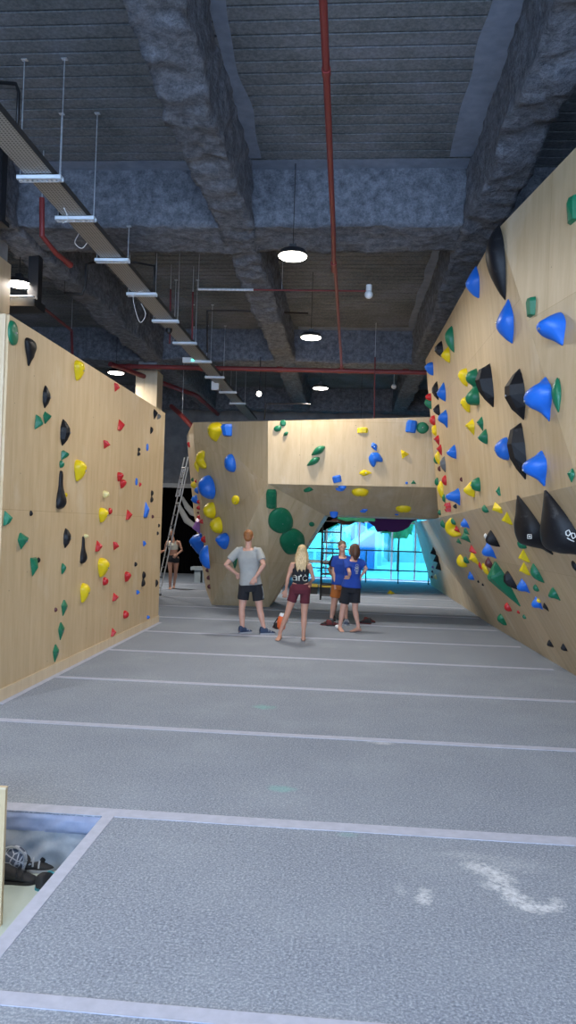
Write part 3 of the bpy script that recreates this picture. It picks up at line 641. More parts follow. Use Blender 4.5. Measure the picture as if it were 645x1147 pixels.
# perforated cable tray with strut brackets on rods
TX0, TX1, TZ = -3.42, -3.13, EYE+3.55
tr_ = empty('cable_tray', ((TX0+TX1)/2, 9, TZ), 'long perforated steel cable tray hung on white strut brackets under the ceiling', 'cable tray')
bm = boxm((TX0,TX1,-4,25,TZ,TZ+.004)); bm.transform(tr_.matrix_world.inverted()); me = tomesh(bm, 'tray_floor'); uvplane(me); link('tray_floor', me, 'tray', tr_)
obj('side_rail', boxm((TX0-.004,TX0,-4,25,TZ,TZ+.07)), 'tray', tr_); obj('side_rail', boxm((TX1,TX1+.004,-4,25,TZ,TZ+.07)), 'tray', tr_)
for y in (3.0,4.4,5.8,7.43,8.45,9.82,11.29,12.8,14.36,16.0,17.7,19.7,21.5):
    bm = bmesh.new(); x0, x1 = TX0-.09, TX1+.09
    box(bm, x0, x1, y-.045, y+.045, TZ-.008, TZ-.003); box(bm, x0, x1, y-.045, y-.04, TZ-.05, TZ-.003); box(bm, x0, x1, y+.04, y+.045, TZ-.05, TZ-.003)
    box(bm, x0, x1, y-.045, y-.02, TZ-.05, TZ-.046); box(bm, x0, x1, y+.02, y+.045, TZ-.05, TZ-.046)
    for k in range(9): xx = x0+.03+(x1-x0-.06)*k/8; box(bm, xx-.012, xx+.012, y-.02, y+.02, TZ-.05, TZ-.046)
    br_ = obj('strut_bracket', bm, 'strut' if 'strut' in M else 'galv', tr_)
    bz = ZD if not any(a_-.05 < y < b_+.05 for a_, b_, _ in TB) else ZB
    for x in (x0+.02, x1-.02):
        bm = tubem([(x,y,TZ-.06),(x,y,bz-.002)], .006, seg=8)
        box(bm, x-.03, x+.03, y-.02, y+.02, bz-.012, bz-.002); tube(bm, [(x,y,TZ-.058),(x,y,TZ-.046)], .014, seg=6)
        bm.transform(Matrix.Identity(4)); bm.transform(tr_.matrix_world.inverted()); o = link('threaded_rod', tomesh(bm, 'threaded_rod'), 'galv', br_)
# power cables lying in the tray and loops hanging off it
bm = bmesh.new()
for k in range(5): tube(bm, [(TX0+.04+.045*k+.012*math.sin(j*1.3+k), -4+j*.8, TZ+.018+.006*(k%2)) for j in range(36)], .012, seg=6)
o = obj('power_cable', bm, 'rubber', None, True); tag(o, 'bundle of black power cables lying along the steel cable tray', 'cable'); o['kind'] = 'stuff'
def wire(pts, r, m, name, label, cat_, group=None, n=8):
    P = [V(p) for p in pts]; S_ = cat([tuple(p) for p in P], n) if len(P) > 2 else [tuple(p) for p in P]
    # (cat clamps components 1, 2 to be positive: both y and z are)
    return tag(obj(name, tubem(S_, r, seg=8), m, None, True), label, cat_, group)
def px(y, *pp): return [aty(a_, b_, y) for a_, b_ in pp]
wire([V((-3.28,8.2,TZ+.01))]+px(8.2,(60,205),(66,222),(73,236),(76,246),(70,250)), .004, 'whitep', 'loose_cable', 'pale loose cable looping below the tray beside the camera-like fitting', 'cable')
wire([V((-3.2,9.4,TZ+.01))]+px(9.4,(93,250),(88,262),(84,272),(92,278),(100,268)), .005, 'whitep', 'loose_cable', 'pale wire tail dangling under the tray near the beam edge', 'cable')
wire([V((-3.2,11.2,TZ+.01))]+px(11.2,(150,330),(151,345),(157,361),(163,352),(158,340)), .0045, 'whitep', 'loose_cable', 'pale wire loop dangling under the middle of the tray', 'cable')
# fittings clipped to the tray
def canister(y, pxx, pyy, r, lb):
    p = aty(pxx, pyy, y); e = empty('smoke_detector', p, lb, 'fitting')
    obj('housing', tubem([p+V((0,0,.06)), p+V((0,0,.03)), p+V((.01,-.02,-.05)), p+V((.01,-.03,-.09))], [r*.7,r,r,r*.6], seg=16), 'black', e, True, 50)
    obj('mounting_bracket', tubem([p+V((0,0,.05)), (p.x,p.y,TZ-.01)], .012), 'galv', e)
canister(8.55,70,240,.06,'dark canister fitting hanging beside the second tray bracket'); canister(13.4,189,368,.06,'dark canister fitting under the far half of the tray')
p = aty(216,404,16.0); e = empty('exit_light', p, 'white rectangular fitting with green indicator at far end of tray', 'light fitting')
obj('case', boxm((p.x-.22,p.x+.2,p.y-.05,p.y+.05,p.z-.05,p.z+.06)), 'whitep', e); M['greenled'] = mat('green indicator', (.1,.6,.4), .4, 0, (.1,1,.6), 3)
obj('indicator', boxm((p.x-.02,p.x+.03,p.y-.06,p.y-.05,p.z-.02,p.z+.02)), 'greenled', e)
obj('hanger', tubem([p+V((0,0,.05)),(p.x,p.y,ZB+.3)], .01), 'galv', e)
p = aty(241,432,18.6); e = empty('junction_box', p, 'pale junction box hanging below the far tray near the arch wall', 'junction box')
obj('case', boxm((p.x-.09,p.x+.09,p.y-.05,p.y+.05,p.z-.11,p.z+.11)), 'whitep', e); obj('hanger', tubem([p+V((0,0,.1)),(p.x,p.y,ZB+.02)], .01), 'galv', e)
# red sprinkler pipes
def pipe(name, runs, m, label, coup=(), hang=()):
    e = empty(name, runs[0][0][0], label, 'pipe')
    for pts, r in runs: obj('pipe_run', tubem(pts, r, seg=14), m, e, True, 50)
    if hang:
        for q in hang: obj('hanger', tubem([q, (q[0],q[1],ZD-.005)], .006, seg=8), 'galv', e)
    for c0_, c1_, r in coup: obj('coupling', tubem([c0_, c1_], r, seg=14), m, e, True, 50)
    return e
zp = EYE+3.86
xa = -.30
pipe('sprinkler_pipe', [([V((-.285,-5,zp)), V((-.285,9.5,zp)), V((-.30,11.0,zp-.02))], .032), ([V((-.28,11.0,zp-.03)), V((-.22,17.45,zp-.12))], .028)], 'red', 'long red sprinkler pipe running away from the viewer along the ceiling',
     [(V((-.30,10.75,zp-.02)), V((-.30,11.05,zp-.03)), .045), (V((-.285,6.2,zp)), V((-.285,6.28,zp)), .04), (V((-.225,17.2,zp-.11)), V((-.222,17.42,zp-.12)), .04)])
yA = 17.5; zA = EYE+3.69
pipe('sprinkler_pipe', [([V((-5.75,yA,zA+.03)), V((1.9,yA,zA-.02))], .055)], 'red', 'thick red pipe crossing the hall in front of the second beam',
     [(V((x,yA,zA+.02-.0045*(x+5))), V((x+.14,yA,zA+.02-.0045*(x+5))), .07) for x in (-5.4,-3.6,-1.75,-.3,1.2)])
pipe('sprinkler_pipe', [([V((-5.6,13.9+3,zA-.05)), V((-4.3,20.5,zA-.12)), V((-4.3,24,zA-.12))], .06)], 'darkred', 'dark red pipe slanting away above the far end of the left wall')
pipe('sprinkler_pipe', [([aty(47,222,9.3), aty(47,264,9.3), aty(63,284,9.6), aty(77,295,10.0)], .035)], 'red', 'short red elbow pipe dropping from the big beam left of the tray', [(aty(74,293,9.95), aty(79,297,10.05), .045)], [aty(47,222,9.3)])
pipe('sprinkler_pipe', [([aty(40,338,13.3), aty(80,370,15.2), aty(81,398,15.2)], .03)], 'darkred', 'thin red pipe with a bend above the left wall', hang=[aty(80,370,15.2)])
pipe('sprinkler_pipe', [([aty(192,455,19.5), aty(204,466,18.6), aty(216,479,18.2)], .06)], 'red', 'thick red pipe stub beside top left corner of the arch wall', hang=[aty(204,466,18.6)])
for px_, y0_, y1_, yy in ((420,400,470,17.3),(216,327,380,13.6),(191,324,385,13.5)):
    pipe('sprinkler_pipe', [([aty(px_,y0_,yy), aty(px_-1,y1_,yy)], .016)], 'darkred', 'thin red drop pipe hanging %s' % {420:'behind the cross pipe above the arch wall',216:'between the tray and the centre beam',191:'close to the cable tray'}[px_], hang=[aty(px_,y0_,yy)])
# grey conduit ending in a white dome
p0, p1 = aty(222,324,12.4), aty(411,326,12.4)
e = empty('ceiling_conduit', p0, 'thin conduit carrying a white dome sensor across the second bay', 'conduit')
obj('steel_run', tubem([p0, p0.lerp(p1,.33)], .022), 'galv', e); obj('dark_run', tubem([p0.lerp(p1,.33), p1], .014), 'darkred', e)
bm = bmesh.new(); bmesh.ops.create_uvsphere(bm, u_segments=20, v_segments=12, radius=.07); bmesh.ops.translate(bm, verts=bm.verts, vec=p1+V((.03,0,-.06))); obj('sensor_dome', bm, 'whitep', e, True)
obj('sensor_base', tubem([p1+V((.03,0,0)), p1+V((.03,0,.1))], .05), 'whitep', e, True, 50)
for a_ in (p0, p0.lerp(p1,.5)): obj('hanger', tubem([a_, (a_.x,a_.y,ZD)], .005), 'galv', e)
p1 = aty(441,433,20.3); e = empty('ceiling_sensor', p1, 'small white dome hanging above the right part of arch wall', 'sensor')
bm = bmesh.new(); bmesh.ops.create_uvsphere(bm, u_segments=16, v_segments=10, radius=.07); bmesh.ops.translate(bm, verts=bm.verts, vec=p1); obj('sensor_dome', bm, 'whitep', e, True)
obj('hanger', tubem([p1, (p1.x,p1.y,ZD)], .008), 'galv', e)
p1 = aty(290,441,17.9); e = empty('spot_lamp', p1, 'small bright spot lamp under the centre beam before the arch wall', 'ceiling lamp')
obj('lamp_housing', tubem([p1+V((0,.12,.04)), p1], [.05,.07], seg=18), 'black', e, True, 50); bm = tubem([p1, p1+V((0,-.01,-.003))], .06, seg=18); obj('lamp_diffuser', bm, 'lens', e)
obj('hanger', tubem([p1+V((0,.1,.04)), (p1.x,p1.y+.1,ZB+.1)], .01), 'black', e)
# black cable conduits
K_ = (('black conduit bending down from the beam beside the second bay of the tray', 11.2, [(173,327),(173,298),(150,294),(130,294)], .018),
      ('black conduit curving under the left beam below the tray', 12.0, [(72,328),(92,330),(96,318),(97,296),(108,293)], .022),
      ('black conduit frame hanging between tray and centre beam', 15.0, [(232,395),(232,348),(262,348),(345,351)], .018),
      ('black conduit dropping at the upper left corner above the tray', 7.7, [(-6,92),(18,94),(21,104),(19,150)], .02),
      ('black conduit frame above the top of the arch wall', 18.6, [(296,470),(298,452),(330,452),(348,453)], .018))
for lb, yy, pp, r in K_:
    P = [aty(q[0], q[1], yy) for q in pp]; bm = tubem(P, r, seg=10); tube(bm, [P[0 if pp[0][1] < 360 or yy > 14 else -1], V((P[0].x, P[0].y, ZB+.3))], .005, seg=6); o = tag(obj('cable_conduit', bm, 'black', None, True), lb, 'conduit')
# roof-hung black fan heater with white pipe frame, upper left
p = aty(27,315,10.9)
e = empty('duct_unit', p, 'black boxy duct unit hanging above the near end of left wall', 'ventilation unit')
obj('casing', boxm((p.x-.55,p.x+.24,p.y-.15,p.y+.25,p.z-.42,p.z-.30)), 'black', e)
obj('upright_duct', boxm((p.x+.08,p.x+.24,p.y-.05,p.y+.1,p.z-.3,p.z+.55)), 'black', e)
obj('metal_edge', tubem([(p.x-.5,p.y-.22,p.z-.3),(p.x+.26,p.y-.22,p.z-.3)], .012), 'galv', e)
for dx in (-.45, .08): obj('hanger', tubem([(p.x+dx,p.y,p.z-.3),(p.x+dx,p.y,ZB+.3)], .008), 'galv', e)
# dark duct riser at the extreme upper left
e = empty('duct_unit', (-4.2,9.2,6), 'dark vertical duct at the upper left edge under the cross beam', 'ventilation unit')
xr = aty(9,230,9.2).x; obj('duct_body', boxm((xr-.5,xr-.1,9.2,9.35,5.75,ZD)), 'black', e); obj('duct_flange', boxm((xr-.55,xr-.07,9.17,9.4,5.7,5.76)), 'black', e)

# ------------------------------------------------------------------ ladder
def ladder():
    fA = atz(178.5,667); tA = aty(213,512,18.4); tA = V((tA.x,tA.y,tA.z)); off = V((-.17,.30,0))
    e = empty('extension_ladder', fA, 'aluminium extension ladder leaning on the left edge of the arch wall', 'ladder')
    ax = (tA-fA); L = ax.length; ax.normalize()
    for sec, (s0, s1, push) in enumerate(((0,.93,0),(.72,1.0,.05))):
        nn = ax.cross(off).normalized(); 
        if nn.x < 0: nn = -nn
        for k in (0,1):
            q0 = fA+ax*(L*s0)+off*(k if sec == 0 else (.06+.88*k))+nn*push*-1; q1 = fA+ax*(L*s1)+off*(k if sec == 0 else (.06+.88*k))+nn*push*-1
            obj('rail', tubem([q0, q1], [(.015,.032)]*2, seg=8, side=nn), 'alu', e)
        m = int((s1-s0)*L/.28)
        for j in range(m):
            t = s0*L+.2+j*.28; q = fA+ax*t-nn*push
            obj('rung', tubem([q, q+off], .015, seg=8), 'steel', e)
    for k in (0,1): obj('foot', boxm(*[(fA.x+off.x*k-.04,fA.x+off.x*k+.04,fA.y+off.y*k-.03,fA.y+off.y*k+.03,0,.05)]), 'rubber', e)
ladder()
# grey bench by the curtain
p = atz(226,653); e = empty('bench', p, 'low grey bench box standing on the mats left of the arch wall', 'bench')
M['bench'] = m_noise('grey laminate', (.26,.31,.34), (.34,.39,.42), 6, .6)
obj('bench_top', boxm((p.x-.38,p.x+.5,p.y,p.y+.5,.40,.5)), 'bench', e)
for x0_, x1_ in ((-.26,-.06),(.0,.2),(.26,.46)): obj('bench_panel', boxm((p.x+x0_,p.x+x1_,p.y+.05,p.y+.45,0,.40)), 'bench', e)
# plywood partition at the lower left corner
e = empty('plywood_partition', (-2.3,4.1,-MT), 'pale plywood partition post standing in the pit at the lower left edge', 'partition')
pr = atz(.5,1038,-MT); q = aty(4.5,882,pr.y)
for nm, bx_, mm in (('board', (pr.x-.9,pr.x,pr.y,pr.y+.025,-MT,q.z-.012), 'ply'), ('top_edge', (pr.x-.9,pr.x+.002,pr.y-.002,pr.y+.027,q.z-.012,q.z), 'edge')):
    bm = boxm(bx_); bm.transform(e.matrix_world.inverted()); me = tomesh(bm, nm); uvplane(me); link(nm, me, mm, e)
# ------------------------------------------------------------------ shoes and small things
def shoe(loc, ang, L, m, sole, label, name='climbing_shoe', group=None, parent=None):
    """loft along the foot, opening at the ankle, separate sole and straps"""
    mw = Matrix.Translation(V(loc)) @ Matrix.Rotation(ang, 4, 'Z')
    if parent is None:
        e = empty(name, loc, label, 'shoe', group)
    else:
        e = bpy.data.objects.new(name, None); COL.objects.link(e); e.parent = parent; e.matrix_world = Matrix.Translation(V(loc))
    bpy.context.view_layer.update()
    st = [(-.5,.10,.30),(-.46,.14,.36),(-.3,.15,.36),(-.12,.15,.30),(.08,.17,.22),(.28,.18,.15),(.42,.13,.11),(.5,.04,.06)]
    bm = bmesh.new(); rings = []
    for x, w, h in cat(st, 3):
        r = []
        for i in range(14):
            t = 2*PI*i/14; r.append(bm.verts.new((x*L, w*L*math.cos(t), max(.02*L, h*L*.62+h*L*.62*math.sin(t)))))
        rings.append(r)
    for a_, b_ in zip(rings, rings[1:]):
        for i in range(14): bm.faces.new((a_[i], a_[(i+1)%14], b_[(i+1)%14], b_[i]))
    bm.faces.new(rings[0][::-1]); bm.faces.new(rings[-1]); bm.transform(mw); obj('shoe_upper', bm, m, e, True)
    bm = bmesh.new(); lo = []; hi = []
    for x, w, h in cat(st, 3): lo.append((x*L, w*1.08*L))
    pts = [(x, w) for x, w in lo]+[(x, -w) for x, w in lo[::-1]]
    v0 = [bm.verts.new((x, y, 0)) for x, y in pts]; v1 = [bm.verts.new((x, y, .075*L)) for x, y in pts]
    bm.faces.new(v0[::-1]); bm.faces.new(v1)
    for i in range(len(pts)): j = (i+1)%len(pts); bm.faces.new((v0[i], v0[j], v1[j], v1[i]))
    bm.transform(mw); obj('sole', bm, sole, e)
    bm = bmesh.new()
    for x, w, h in ((.0,.165,.27),(.14,.178,.2)):
        tube(bm, [(x*L, w*L*math.cos(t)*1.03, h*L*.62+h*L*.62*math.sin(t)*1.05) for t in [PI*i/8 for i in range(9)]], (.006), seg=6)
    bm.transform(mw); obj('strap', bm, sole, e); return e
M['orange'] = mat('orange fabric', (.75,.13,.03), .6); M['shoered'] = mat('dark red suede', (.13,.02,.02), .7); M['navyshoe'] = mat('navy mesh', (.03,.05,.10), .7)
M['greysole'] = mat('grey sole', (.35,.37,.4), .6); M['teal'] = mat('teal trim', (.05,.3,.35), .5)
shoe(atz(366,700.5), 2.8, .27, 'rubber', 'shoered', 'black and red climbing shoe left of the couple, left one of pair', group='shoes lying on the mats')
shoe(atz(373,701), .3, .27, 'shoered', 'rubber', 'dark red climbing shoe left of the couple, right one of pair', group='shoes lying on the mats')
shoe(atz(408.5,698.5), 2.6, .27, 'rubber', 'shoered', 'black climbing shoe just right of the barefoot person in blue', group='shoes lying on the mats')
shoe(atz(414,697.5), .5, .26, 'shoered', 'rubber', 'dark climbing shoe with red, rightmost of all shoes on the mat', group='shoes lying on the mats')
shoe(atz(309.5,703.5), 1.9, .28, 'rubber', 'shoered', 'black shoe tucked beside the orange bag behind the blonde woman', group='shoes lying on the mats')
# orange bag
p = atz(314.5,704.5); e = empty('chalk_bag', p, 'bright orange bag standing on the mat behind the blonde woman', 'bag')
obj('bag_body', tubem([p+V((0,0,.0)),p+V((0,0,.05)),p+V((.0,0,.17)),p+V((.01,0,.24))], [.07,.085,.075,.05], seg=18), 'orange', e, True, 60)
obj('bag_rim', tubem([p+V((.01,0,.235)),p+V((.02,0,.29))], [.052,.042], seg=18), 'whitep', e, True, 60)
obj('bag_strap', tubem([p+V((-.06,-.03,.2)),p+V((-.12,-.04,.1)),p+V((-.10,-.04,.02)),p+V((-.05,-.08,.02))], .012), 'rubber', e, True)
p = atz(378.5,704); bm = bmesh.new(); bmesh.ops.create_icosphere(bm, subdivisions=3, radius=.055)
for v_ in bm.verts: v_.co *= 1+.5*noise.noise(v_.co*22); v_.co.z = max(-.03, v_.co.z*.7)
bm.transform(Matrix.Translation(p+V((0,0,.032)))); tag(obj('chalk_ball', bm, 'whitep', None, True), 'small white crumpled chalk ball on the mat beside the dark red shoes', 'chalk ball')
# things in the pit
zf = -MT
p = atz(14,979,zf)
def m_web():
    m = mat('crazed grey pouch', (.2,.22,.26), .6); k = NT(m); vo = k.n('ShaderNodeTexVoronoi'); vo.feature = 'DISTANCE_TO_EDGE'; vo.inputs['Scale'].default_value = 26; k.l(k.coord(), vo.inputs['Vector'])
    s = k.n('ShaderNodeMath', operation='LESS_THAN'); s.inputs[1].default_value = .09; k.l(vo.outputs['Distance'], s.inputs[0]); k.base(k.mix(s.outputs[0], (.10,.12,.17), (.55,.58,.64))); return m
M['web'] = m_web()
e = empty('chalk_bag', p, 'round grey chalk bag with white web pattern lying in the pit', 'bag')
bm = bmesh.new(); bmesh.ops.create_uvsphere(bm, u_segments=28, v_segments=16, radius=.085); bmesh.ops.scale(bm, verts=bm.verts, vec=(1,.62,1)); bm.transform(Matrix.Translation(p+V((0,.02,.085)))); obj('bag_body', bm, 'web', e, True)
obj('bag_rim', tubem([p+V((.088*math.cos(t), -.012, .087+.088*math.sin(t))) for t in [2*PI*i/30 for i in range(31)]], .007), 'greysole', e, True)
shoe(atz(20,988,zf), .1, .25, 'rubber', 'black', 'black shoe lying flat in the pit in front of the patterned bag', group='shoes in the pit')
shoe(atz(38,975,zf), .2, .26, 'rubber', 'greysole', 'black sandal with pale sole edge in the middle of the pit', group='shoes in the pit')
shoe(atz(60,966,zf), 1.1, .27, 'black', 'black', 'black shoe at the right end of the pit, toe toward the mats', group='shoes in the pit')
shoe(atz(57,990,zf), 1.2, .22, 'rubber', 'teal', 'teal soled shoe half hidden by the pit edge', group='shoes in the pit')
# ------------------------------------------------------------------ tunnel: rack, railing, scalloped volumes
p = atz(360,672); yy = p.y; e = empty('ladder_rack', p, 'black open metal ladder rack standing inside the tunnel entrance', 'rack')
xs = (aty(359,660,yy).x, aty(380,660,yy).x)
for x in xs:
    for y_ in (yy, yy+.4): obj('post', tubem([(x,y_,0),(x,y_,2.08)], .02, seg=8), 'black', e)
for k in range(8):
    z = .12+k*.275; bm = tubem([(xs[0],yy,z),(xs[1],yy,z)], .016, seg=8); tube(bm, [(xs[0],yy+.4,z),(xs[1],yy+.4,z)], .016, seg=8); obj('rung', bm, 'black', e)
# grey table with yellow crates beyond
p = atz(352,664); e = empty('table', p, 'grey table behind the rack at the left of the tunnel', 'table')
obj('table_top', boxm((p.x-.35,p.x+.55,p.y,p.y+.6,.86,.92)), 'bench', e)
for dx, dy in ((-.32,.04),(.5,.04),(-.32,.55),(.5,.55)): obj('leg', tubem([(p.x+dx,p.y+dy,0),(p.x+dx,p.y+dy,.86)], .02, seg=8), 'greysole', e)
M['ochre'] = mat('ochre plastic', (.5,.36,.03), .5)
for k in range(2):
    x = p.x-.05+k*.36; e = empty('crate', (x,p.y-.25,0), 'ochre yellow crate on the floor in front of grey table, %s one' % ('left','right')[k], 'crate', 'crates in the tunnel')
    bm = boxm((x-.15,x+.15,p.y-.4,p.y-.38,.0,.24),(x-.15,x+.15,p.y-.12,p.y-.1,.0,.24),(x-.15,x-.13,p.y-.38,p.y-.12,.0,.24),(x+.13,x+.15,p.y-.38,p.y-.12,.0,.24),(x-.13,x+.13,p.y-.38,p.y-.12,0,.02)); obj('crate_body', bm, 'rubber', e)
    obj('crate_rim', boxm((x-.165,x+.165,p.y-.415,p.y-.385,.2,.27),(x-.165,x+.165,p.y-.115,p.y-.085,.2,.27),(x-.165,x-.135,p.y-.385,p.y-.115,.2,.27),(x+.135,x+.165,p.y-.385,p.y-.115,.2,.27)), 'ochre', e)
# railing in front of the street glazing
RYY = 26.3; e = empty('railing', (1,RYY,0), 'dark metal railing with two bars in front of the street windows', 'railing')
x0_, x1_ = -1.8, 2.9
for z in (1.13,.45): obj('rail', tubem([(x0_,RYY,z),(x1_,RYY,z)], .022, seg=8), 'steel', e)
for x in (-1.8,-.45,.72,1.85,2.9): obj('post', tubem([(x,RYY,0),(x,RYY,1.15)], .022, seg=8), 'steel', e)
# scalloped volumes hanging from the tunnel roof: dark jagged ones, then a purple cloud
def scallop(name, outline, y, t, m, label, ytop):
    bm = bmesh.new(); P = [aty(a_, b_, y) for a_, b_ in outline]
    Q = [P[0]+V((0,0,ytop-P[0].z))]+P+[P[-1]+V((0,0,ytop-P[-1].z))]
    f_ = [bm.verts.new(q) for q in Q]; b_ = [bm.verts.new(q+V((0,t,0))) for q in Q]
    bm.faces.new(f_); bm.faces.new(b_[::-1])
    for i in range(len(Q)): j = (i+1)%len(Q); bm.faces.new((f_[i],f_[j],b_[j],b_[i]))
    bmesh.ops.triangulate(bm, faces=[q for q in bm.faces if len(q.verts) > 4])
    return tag(obj(name, bm, m), label, 'wall volume')
M['purple'] = mat('deep purple fabric', (.08,.015,.14), .8); M['brown'] = mat('dark brown volume', (.09,.035,.03), .8)
scallop('hanging_volume', [(350,600),(356,586),(362,579),(372,583),(382,587.5),(392,588),(400,584),(408,586)], 21.2, .5, 'brown', 'dark brown jagged volume hanging at the left of the tunnel roof', 2.4)
scallop('hanging_volume', [(412,584),(420,590),(423,596),(428,595),(433,593),(437,596),(444,596),(447,594),(452,594),(458,590),(461,585),(466,583)], 22.5, .5, 'purple', 'deep purple cloud-shaped volume hanging from the tunnel roof', 2.4)
scallop('hanging_volume', [(378,581),(388,584),(396,583),(404,585),(412,583.5),(420,584)], 20.8, .4, 'hold_green', 'dark green low volume hanging between brown and purple ones', 2.4)
struct(obj('ceiling_tunnel', boxm((-2.2,4.2,21.0,23.4,2.42,2.52)), 'dark'))
struct(obj('wall_tunnel_left', boxm((-2.9,-2.2,20.5,25.5,0,2.45)), 'dark'))
# ------------------------------------------------------------------ street outside
M['pave'] = m_noise('pale street paving', (.62,.66,.66), (.74,.78,.78), .8, .7); M['facade'] = m_noise('pale render', (.30,.36,.36), (.42,.46,.46), .5, .8)
M['glaz'] = mat('shop glass', (.05,.12,.16), .08); M['bluesign'] = mat('blue panel', (.06,.2,.5), .4); M['treeg'] = m_noise('street foliage', (.05,.12,.04), (.14,.28,.08), 8, .9)
struct(obj('ground', boxm((-45,55,RY1+.3,75,-.5,-.38)), 'pave'))
def building(x0, x1, y, h, label, cols, rows, m):
    e = empty('street_building', ((x0+x1)/2, y, -.38), label, 'building'); obj('facade', boxm((x0,x1,y,y+8,-.38,h)), m, e)
    w = (x1-x0)/cols; hh = h/rows
    for i in range(cols):
        for j in range(rows):
            xa, xb, za, zb = x0+i*w+w*.14, x0+(i+1)*w-w*.14, j*hh+hh*.2, (j+1)*hh-hh*.15
            f_ = obj('window', boxm((xa,xb,y-.06,y-.01,za,zb)), 'whitep', e)
            obj('pane', boxm((xa+.1,xb-.1,y-.1,y-.06,za+.1,zb-.1)), 'glaz', f_)
building(-9,2.2,46,9,'pale street building with dark windows seen through tinted glass, left one',7,5,'facade')
building(3,16,52,12,'pale street building behind the sloping walkway, right one',7,6,'facade')
# covered walkway / stair climbing across the street, white truss sides
e = empty('outdoor_staircase', (2,38,-.38), 'white sloping stair bridge across the street outside the windows', 'staircase')
q0, q1 = V((-1.6,38,-.3)), V((5.2,38,4.6))
for dy in (0, 1.8):
    bm = tubem([q0+V((0,dy,0)), q1+V((0,dy,0))], [(.16,.08)]*2, seg=4); obj('stringer', bm, 'whitep', e)
    obj('handrail', tubem([q0+V((0,dy,1)), q1+V((0,dy,1))], .05), 'whitep', e)
    for k in range(14): a_ = q0.lerp(q1, k/13)+V((0,dy,0)); obj('baluster', tubem([a_, a_+V((0,0,1))], .025, seg=6), 'whitep', e)
bm = bmesh.new()
for k in range(24): a_ = q0.lerp(q1, (k+.5)/24); box(bm, a_.x-.15, a_.x+.15, a_.y, a_.y+1.8, a_.z, a_.z+.05)
obj('treads', bm, 'facade', e)
p = V((.9,40.5,-.38)); e = empty('street_kiosk', p, 'blue glazed kiosk standing in the street outside the windows', 'kiosk')
obj('kiosk_body', boxm((p.x-.7,p.x+.7,p.y,p.y+1.2,-.38,2.3)), 'bluesign', e); obj('kiosk_frame', boxm((p.x-.8,p.x-.66,p.y-.06,p.y+.02,-.38,2.45),(p.x+.66,p.x+.8,p.y-.06,p.y+.02,-.38,2.45),(p.x-.8,p.x+.8,p.y-.06,p.y+.02,2.25,2.45)), 'whitep', e)
def tree(x, y, h, label):
    e = empty('street_tree', (x,y,-.38), label, 'tree'); obj('trunk', tubem([(x,y,-.38),(x+.05,y,h*.5),(x,y,h*.75)], [.06,.05,.03]), 'brown', e)
    bm = bmesh.new(); bmesh.ops.create_icosphere(bm, subdivisions=4, radius=h*.3)
    for v_ in bm.verts: v_.co *= 1+.5*noise.noise(v_.co*1.6)+.3*noise.noise(v_.co*5)
    bm.transform(Matrix.Translation((x,y,h*.75))); obj('crown', bm, 'treeg', e)
tree(-1.2,41,4.2,'small green street tree beside the kiosk outside')
tree(2.9,42,3.6,'green street tree behind the stair bridge outside')
# ------------------------------------------------------------------ people
SKIN = lambda n, c: m_noise(n, c, tuple(x*.86 for x in c), 5, .55, 0, 0)
M['skinA'] = SKIN('fair skin', (.62,.34,.25)); M['skinB'] = SKIN('warm skin', (.55,.29,.2)); M['skinC'] = SKIN('tanned skin', (.42,.22,.15))
M['lip'] = mat('lip', (.4,.12,.1), .5); M['eye'] = mat('eye', (.03,.02,.02), .2)
def hairm(n, a_, b_):
    m = mat(n, a_, .5); k = NT(m); w = k.noise(k.coord('Object',(60,60,6)), 3, 4); k.base(k.ramp(w, [(.35,a_),(.65,b_)])); k.bump(w,.5,.01); return m
M['ginger'] = hairm('ginger hair', (.20,.07,.02), (.36,.15,.05)); M['blonde'] = hairm('blonde hair', (.38,.24,.10), (.78,.60,.34)); M['brownhair'] = hairm('brown hair', (.04,.018,.01), (.13,.055,.03))
M['sandy'] = hairm('sandy hair', (.10,.065,.04), (.20,.14,.09)); M['darkhair'] = hairm('dark hair', (.015,.01,.008), (.04,.025,.02))
def clothm(n, c): return m_noise(n, tuple(x*.85 for x in c), c, 6, .9, 0, .15)
M['heather'] = clothm('heather grey jersey', (.36,.37,.36)); M['blackcl'] = clothm('black jersey', (.012,.013,.018)); M['maroon'] = clothm('maroon jersey', (.10,.014,.025))
M['royal'] = clothm('royal blue jersey', (.012,.055,.33)); M['orangecl'] = clothm('orange brown cotton', (.42,.13,.025)); M['offwhite'] = clothm('off white jersey', (.55,.55,.48))
def fuse(bm, name, vox, m, parent, it=3):
    me = tomesh(bm, name); t = bpy.data.objects.new('tmp', me); COL.objects.link(t)
    r = t.modifiers.new('r', 'REMESH'); r.mode = 'VOXEL'; r.voxel_size = vox
    s = t.modifiers.new('s', 'SMOOTH'); s.iterations = it; s.factor = .5
    dg = bpy.context.evaluated_depsgraph_get(); ev = t.evaluated_get(dg); out = bpy.data.meshes.new_from_object(ev)
    bpy.data.objects.remove(t); out.name = name; out.materials.clear()
    out.transform(parent.matrix_world.inverted()); out.polygons.foreach_set('use_smooth', [True]*len(out.polygons))
    return link(name, out, m, parent)
def ball(bm, c, r, rot=None, sub=3):
    g = bmesh.ops.create_icosphere(bm, subdivisions=sub, radius=1)['verts']
    for v_ in g:
        q = V((v_.co.x*r[0], v_.co.y*r[1], v_.co.z*r[2])); v_.co = V(c)+(rot @ q if rot else q)
